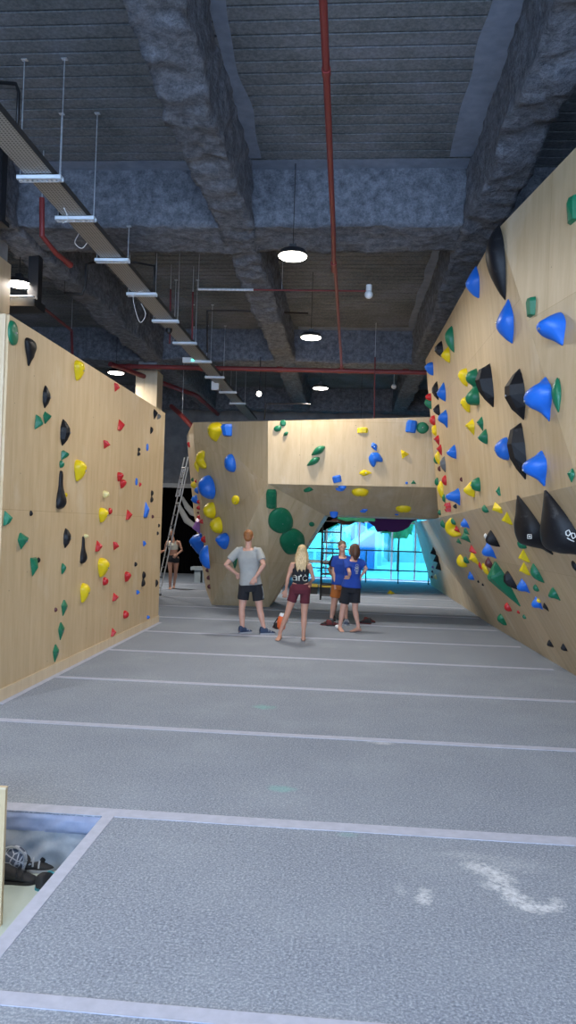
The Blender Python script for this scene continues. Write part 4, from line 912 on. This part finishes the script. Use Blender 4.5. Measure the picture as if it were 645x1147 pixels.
def person(name, label, Y, J, skin, hair, face, shirt, shorts, k=1.0, female=False, shoes=None, hair_style='short', pelvis_w=.16, extra=None, shirt_open=False, sleeve=True, top_len=None):
    """J: joint -> (photo px, py, depth offset). face: direction the head looks (xy)."""
    def j(n): a_ = J[n]; return aty(a_[0], a_[1], Y+(a_[2] if len(a_) > 2 else 0))
    sl, sr = j('sl'), j('sr'); sh = (sl+sr)/2; hl, hr = j('hl'), j('hr'); pel = (hl+hr)/2; head = j('head')
    side = (sr-sl).normalized(); hs = (hr-hl).normalized()
    fl, fr_ = j('al'), j('ar')
    e = empty(name, V((pel.x, Y, 0)), label, 'person')
    sw = (sr-sl).length/2
    bm = bmesh.new()
    waist = pel.lerp(sh, .38)
    def trunk(bm, g=0.0, z0=-.06, z1=1.0, arms=True):
        ps, rs = [], []
        prof = [(-.16,.155,.10),(0,.172 if female else .165,.118),(.2,.15,.105),(.38,.128 if female else .145,.095),(.6,.145 if female else .162,.112),(.8,.155 if female else .175,.115),(.95,.14,.09),(1.04,.09,.07)]
        for t, a_, b_ in prof:
            if t < z0 or t > z1: continue
            ps.append(pel.lerp(sh, t)); rs.append((a_*k+g, b_*k+g))
        tube(bm, ps, rs, seg=24, side=side, roundend=False)
    trunk(bm, 0, -.2, 1.1)
    neck = sh.lerp(head, .45)
    tube(bm, [sh-V((0,0,.03)), sh.lerp(head,.35), head-V((0,0,.05*k))], [(.075*k,.06*k),.052*k,.055*k], seg=16, roundend=True)
    fd = V((face[0], face[1], face[2] if len(face) > 2 else 0)).normalized(); fx = fd.cross(ZU).normalized(); fu = fx.cross(fd)
    HR = Matrix((fx, fd, fu)).transposed()      # x: the head's right, y: forward, z: up
    hc = lambda x, y, z: head + HR @ V((x*k, y*k, z*k))
    ball(bm, hc(0,-.012,.02), (.076*k,.094*k,.098*k), HR); ball(bm, hc(0,.022,-.045), (.056*k,.066*k,.066*k), HR)
    ball(bm, hc(0,.085,-.012), (.012*k,.022*k,.018*k), HR, 2); ball(bm, hc(0,.052,-.092), (.024*k,.024*k,.018*k), HR, 2)
    for s in (-1,1): ball(bm, hc(.078*s,-.01,-.005), (.010*k,.022*k,.032*k), HR, 2); ball(bm, hc(.03*s,.066,.022), (.022*k,.014*k,.008*k), HR, 2)
    arms = {}
    for s in 'lr':
        S0, El, Wr = j('s'+s), j('e'+s), j('w'+s); arms[s] = (S0, El, Wr)
        cpt = sh.lerp(S0, .55)+V((0,0,-.01))
        tube(bm, [cpt, S0-V((0,0,.012)), S0.lerp(El,.3), S0.lerp(El,.8), El, El.lerp(Wr,.25), El.lerp(Wr,.8), Wr], [r*k*(.86 if female else 1) for r in (.062,.056,.05,.041,.038,.041,.029,.026)], seg=14, roundend=True)
        # hand: palm and five fingers
        hd = j('h'+s+'d') - Wr if ('h'+s+'d') in J else (Wr-El); hd.normalize()
        pn = V((0,-1,0)); acr = hd.cross(pn); acr = acr.normalized() if acr.length > .1 else V((1,0,0)); pn = acr.cross(hd).normalized()
        tube(bm, [Wr, Wr+hd*.035*k, Wr+hd*.085*k], [(.026*k,.02*k),(.038*k,.018*k),(.04*k,.015*k)], seg=12, side=acr, roundend=True)
        cu = (pel - (Wr+hd*.08)); cu = (cu-hd*cu.dot(hd)); cu = cu.normalized() if cu.length > .01 else pn
        curl = -pn if abs(cu.dot(pn)) < .2 else (pn if cu.dot(pn) > 0 else -pn)
        for q, (o_, ln) in enumerate(((-.031,.058),(-.0105,.072),(.0105,.078),(.031,.07))):
            b0 = Wr+hd*.08*k+acr*o_*k; tube(bm, [b0, b0+hd*ln*.5*k+acr*o_*.15*k, b0+hd*ln*.88*k+curl*ln*.25*k+acr*o_*.2*k, b0+hd*ln*1.05*k+curl*ln*.55*k+acr*o_*.2*k], [.0092*k,.009*k,.0082*k,.007*k], seg=8, roundend=True)
        ts = 1 if s == 'l' else -1
        b0 = Wr+hd*.03*k+acr*ts*.03*k; tube(bm, [b0, b0+hd*.03*k+acr*ts*.022*k, b0+hd*.06*k+acr*ts*.03*k+curl*.01], [.012*k,.0105*k,.0085*k], seg=8, roundend=True)
    for s in 'lr':
        Hh_, Kn, An, To = j('h'+s), j('k'+s), j('a'+s), j('t'+s)
        dn = V((0,0,-1))
        tube(bm, [Hh_+V((0,0,.03)), Hh_.lerp(Kn,.3), Hh_.lerp(Kn,.75), Kn, Kn.lerp(An,.28), Kn.lerp(An,.7), An], [r*k*(1.0 if female else 1) for r in (.088,.083,.062,.052,.054,.038,.034)], seg=16, roundend=True)
        An2 = V((An.x, An.y, .03)); td = V((To.x-An.x, To.y-An.y, 0)); td = td.normalized() if td.length > .01 else V((0,1,0))
        sd = td.cross(ZU)
        heel = V((An.x,An.y,0))-td*.045*k
        tube(bm, [heel+V((0,0,.035*k)), V((An.x,An.y,.05*k)), V((An.x,An.y,0))+td*.07*k+V((0,0,.038*k)), V((An.x,An.y,0))+td*.14*k+V((0,0,.022*k)), V((An.x,An.y,0))+td*.185*k+V((0,0,.016*k))],
             [(.03*k,.033*k),(.036*k,.045*k),(.042*k,.034*k),(.046*k,.02*k),(.04*k,.013*k)], seg=14, side=sd, roundend=True)
        tube(bm, [An, V((An.x,An.y,.04))], [.034*k,.036*k], seg=12)
        if not shoes:
            for q in range(5):
                b0 = V((An.x,An.y,0))+td*(.185-.012*abs(q-1))*k+sd*(-.034+.017*q)*k+V((0,0,.013)); tube(bm, [b0, b0+td*.03*k], [.0095*k,.008*k], seg=8, roundend=True)
    fuse(bm, 'body', .0075, skin, e, 2)
    # face marks
    bm = bmesh.new()
    for s in (-1,1): ball(bm, hc(.029*s,.081,.004), (.011*k,.006*k,.006*k), HR, 2)
    obj('eyes', bm, 'eye', e, True); bm = bmesh.new(); ball(bm, hc(0,.084,-.058), (.02*k,.006*k,.006*k), HR, 2); obj('mouth', bm, 'lip', e, True)
    # hair
    bm = bmesh.new()
    ball(bm, hc(0,-.022,.036), (.084*k,.098*k,.092*k), HR)
    if hair_style == 'short': ball(bm, hc(0,-.045,-.01), (.07*k,.066*k,.075*k), HR)
    elif hair_style == 'long':
        tube(bm, [hc(0,-.04,.02), hc(0,-.065,-.08), hc(.0,-.085,-.18), hc(.005,-.09,-.27), hc(.01,-.085,-.35)], [(.088*k,.06*k),(.098*k,.055*k),(.105*k,.04*k),(.085*k,.03*k),(.04*k,.018*k)], seg=18, side=fx, roundend=True)
        for s in (-1,1): tube(bm, [hc(.06*s,-.01,.03), hc(.09*s,-.02,-.08), hc(.10*s,-.04,-.17), hc(.085*s,-.05,-.26)], [.03*k,.032*k,.028*k,.012*k], seg=10, roundend=True)
        for q in range(9): x = -.08+.02*q; tube(bm, [hc(x,-.10,-.1), hc(x*1.1+.01*math.sin(q*2),-.125,-.22), hc(x*.9+.012*math.sin(q*3.1),-.12,-.33-.03*math.sin(q*1.7))], [.016*k,.015*k,.006*k], seg=8, roundend=True)
    elif hair_style == 'bob':
        tube(bm, [hc(0,-.045,.05), hc(0,-.055,-.03), hc(0,-.06,-.10), hc(0,-.06,-.15)], [(.095*k,.07*k),(.118*k,.08*k),(.122*k,.075*k),(.10*k,.05*k)], seg=18, side=fx, roundend=True)
        for s in (-1,1): tube(bm, [hc(.06*s,.03,.05), hc(.088*s,.02,-.03), hc(.085*s,.01,-.12)], [.03*k,.028*k,.015*k], seg=10, roundend=True)
    elif hair_style == 'tied': ball(bm, hc(0,-.05,0), (.07*k,.07*k,.07*k), HR); ball(bm, hc(0,-.13,.03), (.035*k,.04*k,.035*k), HR)
    # keep the face clear of hair
    fuse(bm, 'hair', .008, hair, e, 1)
    # top
    bm = bmesh.new(); z0, z1 = top_len or ((.03, 1.0) if sleeve else (.1, 1.0))
    ps, rs = [], []
    prof = [(-.16,.198 if sleeve else .17,.148 if sleeve else .12),(.05,.196 if sleeve else .17,.148 if sleeve else .12),(.2,.182 if sleeve else .15,.142 if sleeve else .11),(.4,.152 if female else .165,.115),(.6,.162 if female else .18,.128),(.8,.168 if female else .19,.13),(.95,.155 if female else .168,.10),(1.05,.085,.075)]
    import bisect
    T_ = [q[0] for q in prof]
    def at(t):
        i = max(1, min(len(prof)-1, bisect.bisect(T_, t))); f_ = (t-T_[i-1])/(T_[i]-T_[i-1]); return [prof[i-1][c_]*(1-f_)+prof[i][c_]*f_ for c_ in (1,2)]
    N = 14
    for q in range(N+1):
        t = z0+(z1-z0)*q/N; a_, b_ = at(t); fo = .002*math.sin(q*1.9) if t < .6 else 0
        if not sleeve: a_ -= .012; b_ -= .006
        if not sleeve and t > .82: a_ *= 1-(t-.82)*1.6
        ps.append(pel.lerp(sh, t)); rs.append((a_*k+fo, b_*k+fo))
    tube(bm, ps, rs, seg=28, side=side)
    if sleeve:
        for s in 'lr':
            S0, El, Wr = arms[s]; tube(bm, [sh.lerp(S0,.5)-V((0,0,.005)), S0-V((0,0,.008)), S0.lerp(El,.35), S0.lerp(El,.68)], [r*k for r in (.075,.072,.072,.07)], seg=16)
    elif top_len is None or top_len[1] > .9:
        for sg in (-1,1):
            c_ = sh+side*sg*.085*k; tube(bm, [c_-V((0,.09*k,.08)), c_-V((0,.06*k,-.0)), c_+V((0,.0,.025)), c_+V((0,.07*k,-.01)), c_+V((0,.10*k,-.08))], [(.03,.012)]*5, seg=8, side=side)
    top = fuse(bm, 'shirt' if sleeve else 'vest_top', .01, shirt, e, 2)
    # shorts
    bm = bmesh.new(); sl_ = J.get('short', .62); lo_ = shorts[1]
    tube(bm, [pel.lerp(sh,-.16), pel, pel.lerp(sh,.12), pel.lerp(sh,.24)], [(.165*k,.115*k),(.186*k,.135*k),(.172*k,.122*k),(.15*k,.108*k)], seg=24, side=hs)
    for s in 'lr':
        Hh_, Kn = j('h'+s), j('k'+s); tube(bm, [Hh_+V((0,0,.03)), Hh_.lerp(Kn,lo_*.5), Hh_.lerp(Kn,lo_)], [(.10*k),(shorts[2]*k),(shorts[2]*k)], seg=18)
    so = fuse(bm, 'shorts', .01, shorts[0], e, 2)
    if shoes:
        for s in 'lr':
            An, To = j('a'+s), j('t'+s); td = V((To.x-An.x, To.y-An.y, 0)).normalized(); c_ = V((An.x,An.y,0))+td*.075
            shoe(c_, math.atan2(td.y, td.x), .29*k, shoes[0], shoes[1], '', name='shoe', parent=e)
    return e, top, so
# grey shirt man, seen from behind, hands on hips
person('person', 'person in grey shirt and black shorts seen from behind, hands on hips', 12.95, dict(head=(278.3,601.2),sl=(266.8,616.5),sr=(289.6,617),el=(252.8,632.7,-.1),er=(295.3,633,-.16),wl=(264.5,642.5,.02),wr=(286.5,646,-.2),hrd=(283,652,-.2),
   hl=(274,656),hr=(287.3,656.5),kl=(270.8,682.8),kr=(291.2,684),al=(271.5,706),ar=(295.5,704,.0),tl=(274.5,709,.05),tr=(303,709,.06)), 'skinA','ginger',(.05,1,0),'heather',('blackcl',.58,.098), k=1.03, shoes=('navyshoe','greysole'))
P_man = [o for o in bpy.data.objects if o.name.startswith('shorts')][-1]
# blonde woman
_, wtop, _s = person('person', 'blonde person in black vest and maroon shorts standing with one leg out', 12.35, dict(head=(338.3,617.8),sl=(327.3,631.8),sr=(346.8,632.5),el=(322.3,648,-.02),er=(350.8,648.5,.05),wl=(320.2,661,.03),wr=(347.5,652.5,.22),hld=(318.8,668,.05),
   hl=(330.5,660.5),hr=(342,660.5),kl=(322.3,686),kr=(340.6,690),al=(313.5,709,.05),ar=(339.8,712.3,.0),tl=(310.5,716,-.12),tr=(339.5,719,.2)), 'skinB','blonde',(.02,1,0),'blackcl',('maroon',.52,.088), k=.93, female=True, hair_style='long', sleeve=False)
# person in blue, brown bob, hands on hips, barefoot
_, btop, _s2 = person('person', 'barefoot person with brown bob in royal blue shirt and black shorts', 13.75, dict(head=(395.8,615.8),sl=(387.5,628.5),sr=(404,629.5),el=(391.5,641.5,-.22),er=(410.3,636.5,-.02),wl=(391.2,645.5,-.13),wr=(404,646,.02),hld=(388,648.5,-.08),hrd=(400,650,.06),
   hl=(388.5,659),hr=(398,659),kl=(383.5,684),kr=(397.5,683),al=(380.5,702.5),ar=(401.3,701.8),tl=(383,706,-.15),tr=(393.5,708,-.1)), 'skinA','brownhair',(-.95,.2,.08),'royal',('blackcl',.68,.1), k=.95, female=True, hair_style='bob')
# person behind, facing the camera, orange shorts
person('person', 'person in blue shirt and orange shorts facing the viewer behind the bob-haired one', 14.75, dict(head=(383.3,612.5),sl=(392,626),sr=(375.5,625.5),el=(395,640),er=(373.3,640,-.03),wl=(392,650,-.1),wr=(375.3,652,-.08),hrd=(376.5,658,-.1),
   hl=(387,656),hr=(377,656),kl=(386.5,677),kr=(373.5,677.5),al=(387.5,694.5),ar=(371,694),tl=(388.5,699,-.2),tr=(370,699,-.2)), 'skinA','sandy',(.25,-1,-.05),'royal',('orangecl',.62,.1), k=1.0, shoes=('navyshoe','greysole'))
# person in black mostly hidden behind them, elbow out
person('person', 'person in black shirt almost hidden behind the orange shorts wearer', 15.35, dict(head=(382.5,611.5),sl=(389,625),sr=(374,625),el=(391,640),er=(369,638,.05),wl=(390,652,.05),wr=(374,648,-.08),
   hl=(386,655),hr=(377,655),kl=(385,676),kr=(375,676),al=(386.5,691),ar=(373,691),tl=(386.5,695,-.2),tr=(373,695,-.2)), 'skinC','darkhair',(0,-1,0),'blackcl',('blackcl',.5,.1), k=.93, shoes=('rubber','rubber'))
# woman walking in the corridor behind the ladder
person('person', 'person in pale crop top and black shorts walking behind the ladder', 21.0, dict(head=(192.2,597.2),sl=(200.3,606.8),sr=(187.2,607),el=(203.8,616.5,-.05),er=(184.5,617,.02),wl=(198.5,621,-.18),wr=(181.5,617.5,-.12),
   hl=(197.3,626.5),hr=(190.3,626.5),kl=(196.8,641,.05),kr=(190.8,641,-.1),al=(194.8,656,.22),ar=(190.5,659.5,-.1),tl=(194.5,658,.02),tr=(190.2,662,-.3)), 'skinC','darkhair',(.1,-1,0),'offwhite',('blackcl',.25,.095), k=.95, female=True, sleeve=False, hair_style='tied', top_len=(.55,.93))
# white prints on the two tops
def print_on(target, lines, P, s, m, name='print', strokes=None):
    """flat lettering pressed on to the cloth seen from the camera side"""
    dg = bpy.context.evaluated_depsgraph_get(); me = target.data; mw = target.parent.matrix_world
    bvh = BVHTree.FromPolygons([mw @ q.co for q in me.vertices], [q.vertices[:] for q in me.polygons])
    bm = bmesh.new()
    for st_ in strokes:
        pts = []
        for i in range(len(st_)-1):
            for t in (0,.34,.67): pts.append((st_[i][0]*(1-t)+st_[i+1][0]*t, st_[i][1]*(1-t)+st_[i+1][1]*t))
        pts.append(st_[-1]); q3 = []
        for x, z in pts:
            h_ = bvh.ray_cast(V((P.x+x*s, P.y-1, P.z+z*s)), V((0,1,0)))
            if h_[0]: q3.append(h_[0]+V((0,-.001,0)))
        if len(q3) > 2: tube(bm, q3, [(.0135 if name == 'print' else .006,.003)]*len(q3), seg=8, side=(1,0,0) if abs(q3[0].x-q3[-1].x) < abs(q3[0].z-q3[-1].z) else (0,0,1))
    if len(bm.verts): obj(name, bm, m, target, True)
def arc(cx, cz, rx, rz, a0, a1, n=14): return [(cx+rx*math.cos(math.radians(a0+(a1-a0)*i/n)), cz+rz*math.sin(math.radians(a0+(a1-a0)*i/n))) for i in range(n+1)]
bpy.context.view_layer.update()
for o in bpy.data.objects:
    if o.type == 'MESH': pass
wtop.matrix_world = wtop.parent.matrix_world.copy() if False else wtop.matrix_world
Pp = aty(337.3,647.3,12.35)
print_on(wtop, None, Pp, .07, 'offwhite', 'print', strokes=[
   arc(-1.5,-.15,.5,.42,60,360+0), [(-1.0,.45),(-1.0,-.62)], arc(-1.45,.25,.45,.4,0,150),                     # a
   [(-.45,.55),(-.45,-.62)], arc(-.1,.15,.35,.42,170,50), [(-.1,.55),(.12,.8)],                               # r
   arc(.95,0,.5,.55,45,330), [(.9,.9),(1.05,.62)]])                                                            # c
Pb = aty(399.5,637,13.75)
print_on(btop, None, Pb, .05, 'offwhite', 'shirt_print', strokes=[arc(0,1.3,.45,.4,0,360), [(-.7,.6),(0,.2),(.7,.6)], arc(0,-.3,.7,.5,20,340), [(-.5,-1.2),(.5,-1.2)], [(-.4,-1.7),(.45,-1.65)], [(.1,.8),(.1,-1)]])
# pale side stripe on the grey shirt man's shorts
me = P_man
man_shorts = [o for o in bpy.data.objects if o.type == 'MESH' and o.name.split('.')[0] == 'shorts'][0]
print_on(man_shorts, None, aty(291.3,662,12.95), .1, 'heather', 'side_stripe', strokes=[[(.3,.9),(.5,.2),(.6,-.6),(.62,-1.3)], [(.45,.9),(.62,.2),(.72,-.6),(.74,-1.2)]])
# ------------------------------------------------------------------ light
w = bpy.data.worlds.new('daylight'); S.world = w; w.use_nodes = True; bg = w.node_tree.nodes['Background']
bg.inputs[0].default_value = (.48,.68,1.0,1); bg.inputs[1].default_value = 13.0
def portal(loc, rot, sx, sy):
    L = bpy.data.lights.new('window_portal', 'AREA'); L.shape = 'RECTANGLE'; L.size = sx; L.size_y = sy; L.cycles.is_portal = True
    o = bpy.data.objects.new('window_portal', L); COL.objects.link(o); o.location = loc; o.rotation_euler = rot
portal((-.5,RY0-.3,2.95), (PI/2,0,0), 12, 5.3)
portal(((GX0+GX1)/2,RY1+.35,GZ/2), (-PI/2,0,0), GX1-GX0, GZ)
sun = bpy.data.lights.new('sun', 'SUN'); sun.energy = 5; sun.angle = .01; sun.color = (1,.96,.9); so_ = bpy.data.objects.new('sun', sun); COL.objects.link(so_); so_.rotation_euler = (math.radians(52), 0, math.radians(-12))
S.view_settings.view_transform = 'Standard'; S.view_settings.look = 'None'; S.view_settings.gamma = 1; S.view_settings.use_curve_mapping = False
S.view_settings.exposure = 0.15
S.cycles.use_denoising = True; S.cycles.max_bounces = 8; S.cycles.diffuse_bounces = 5; S.cycles.sample_clamp_indirect = 6
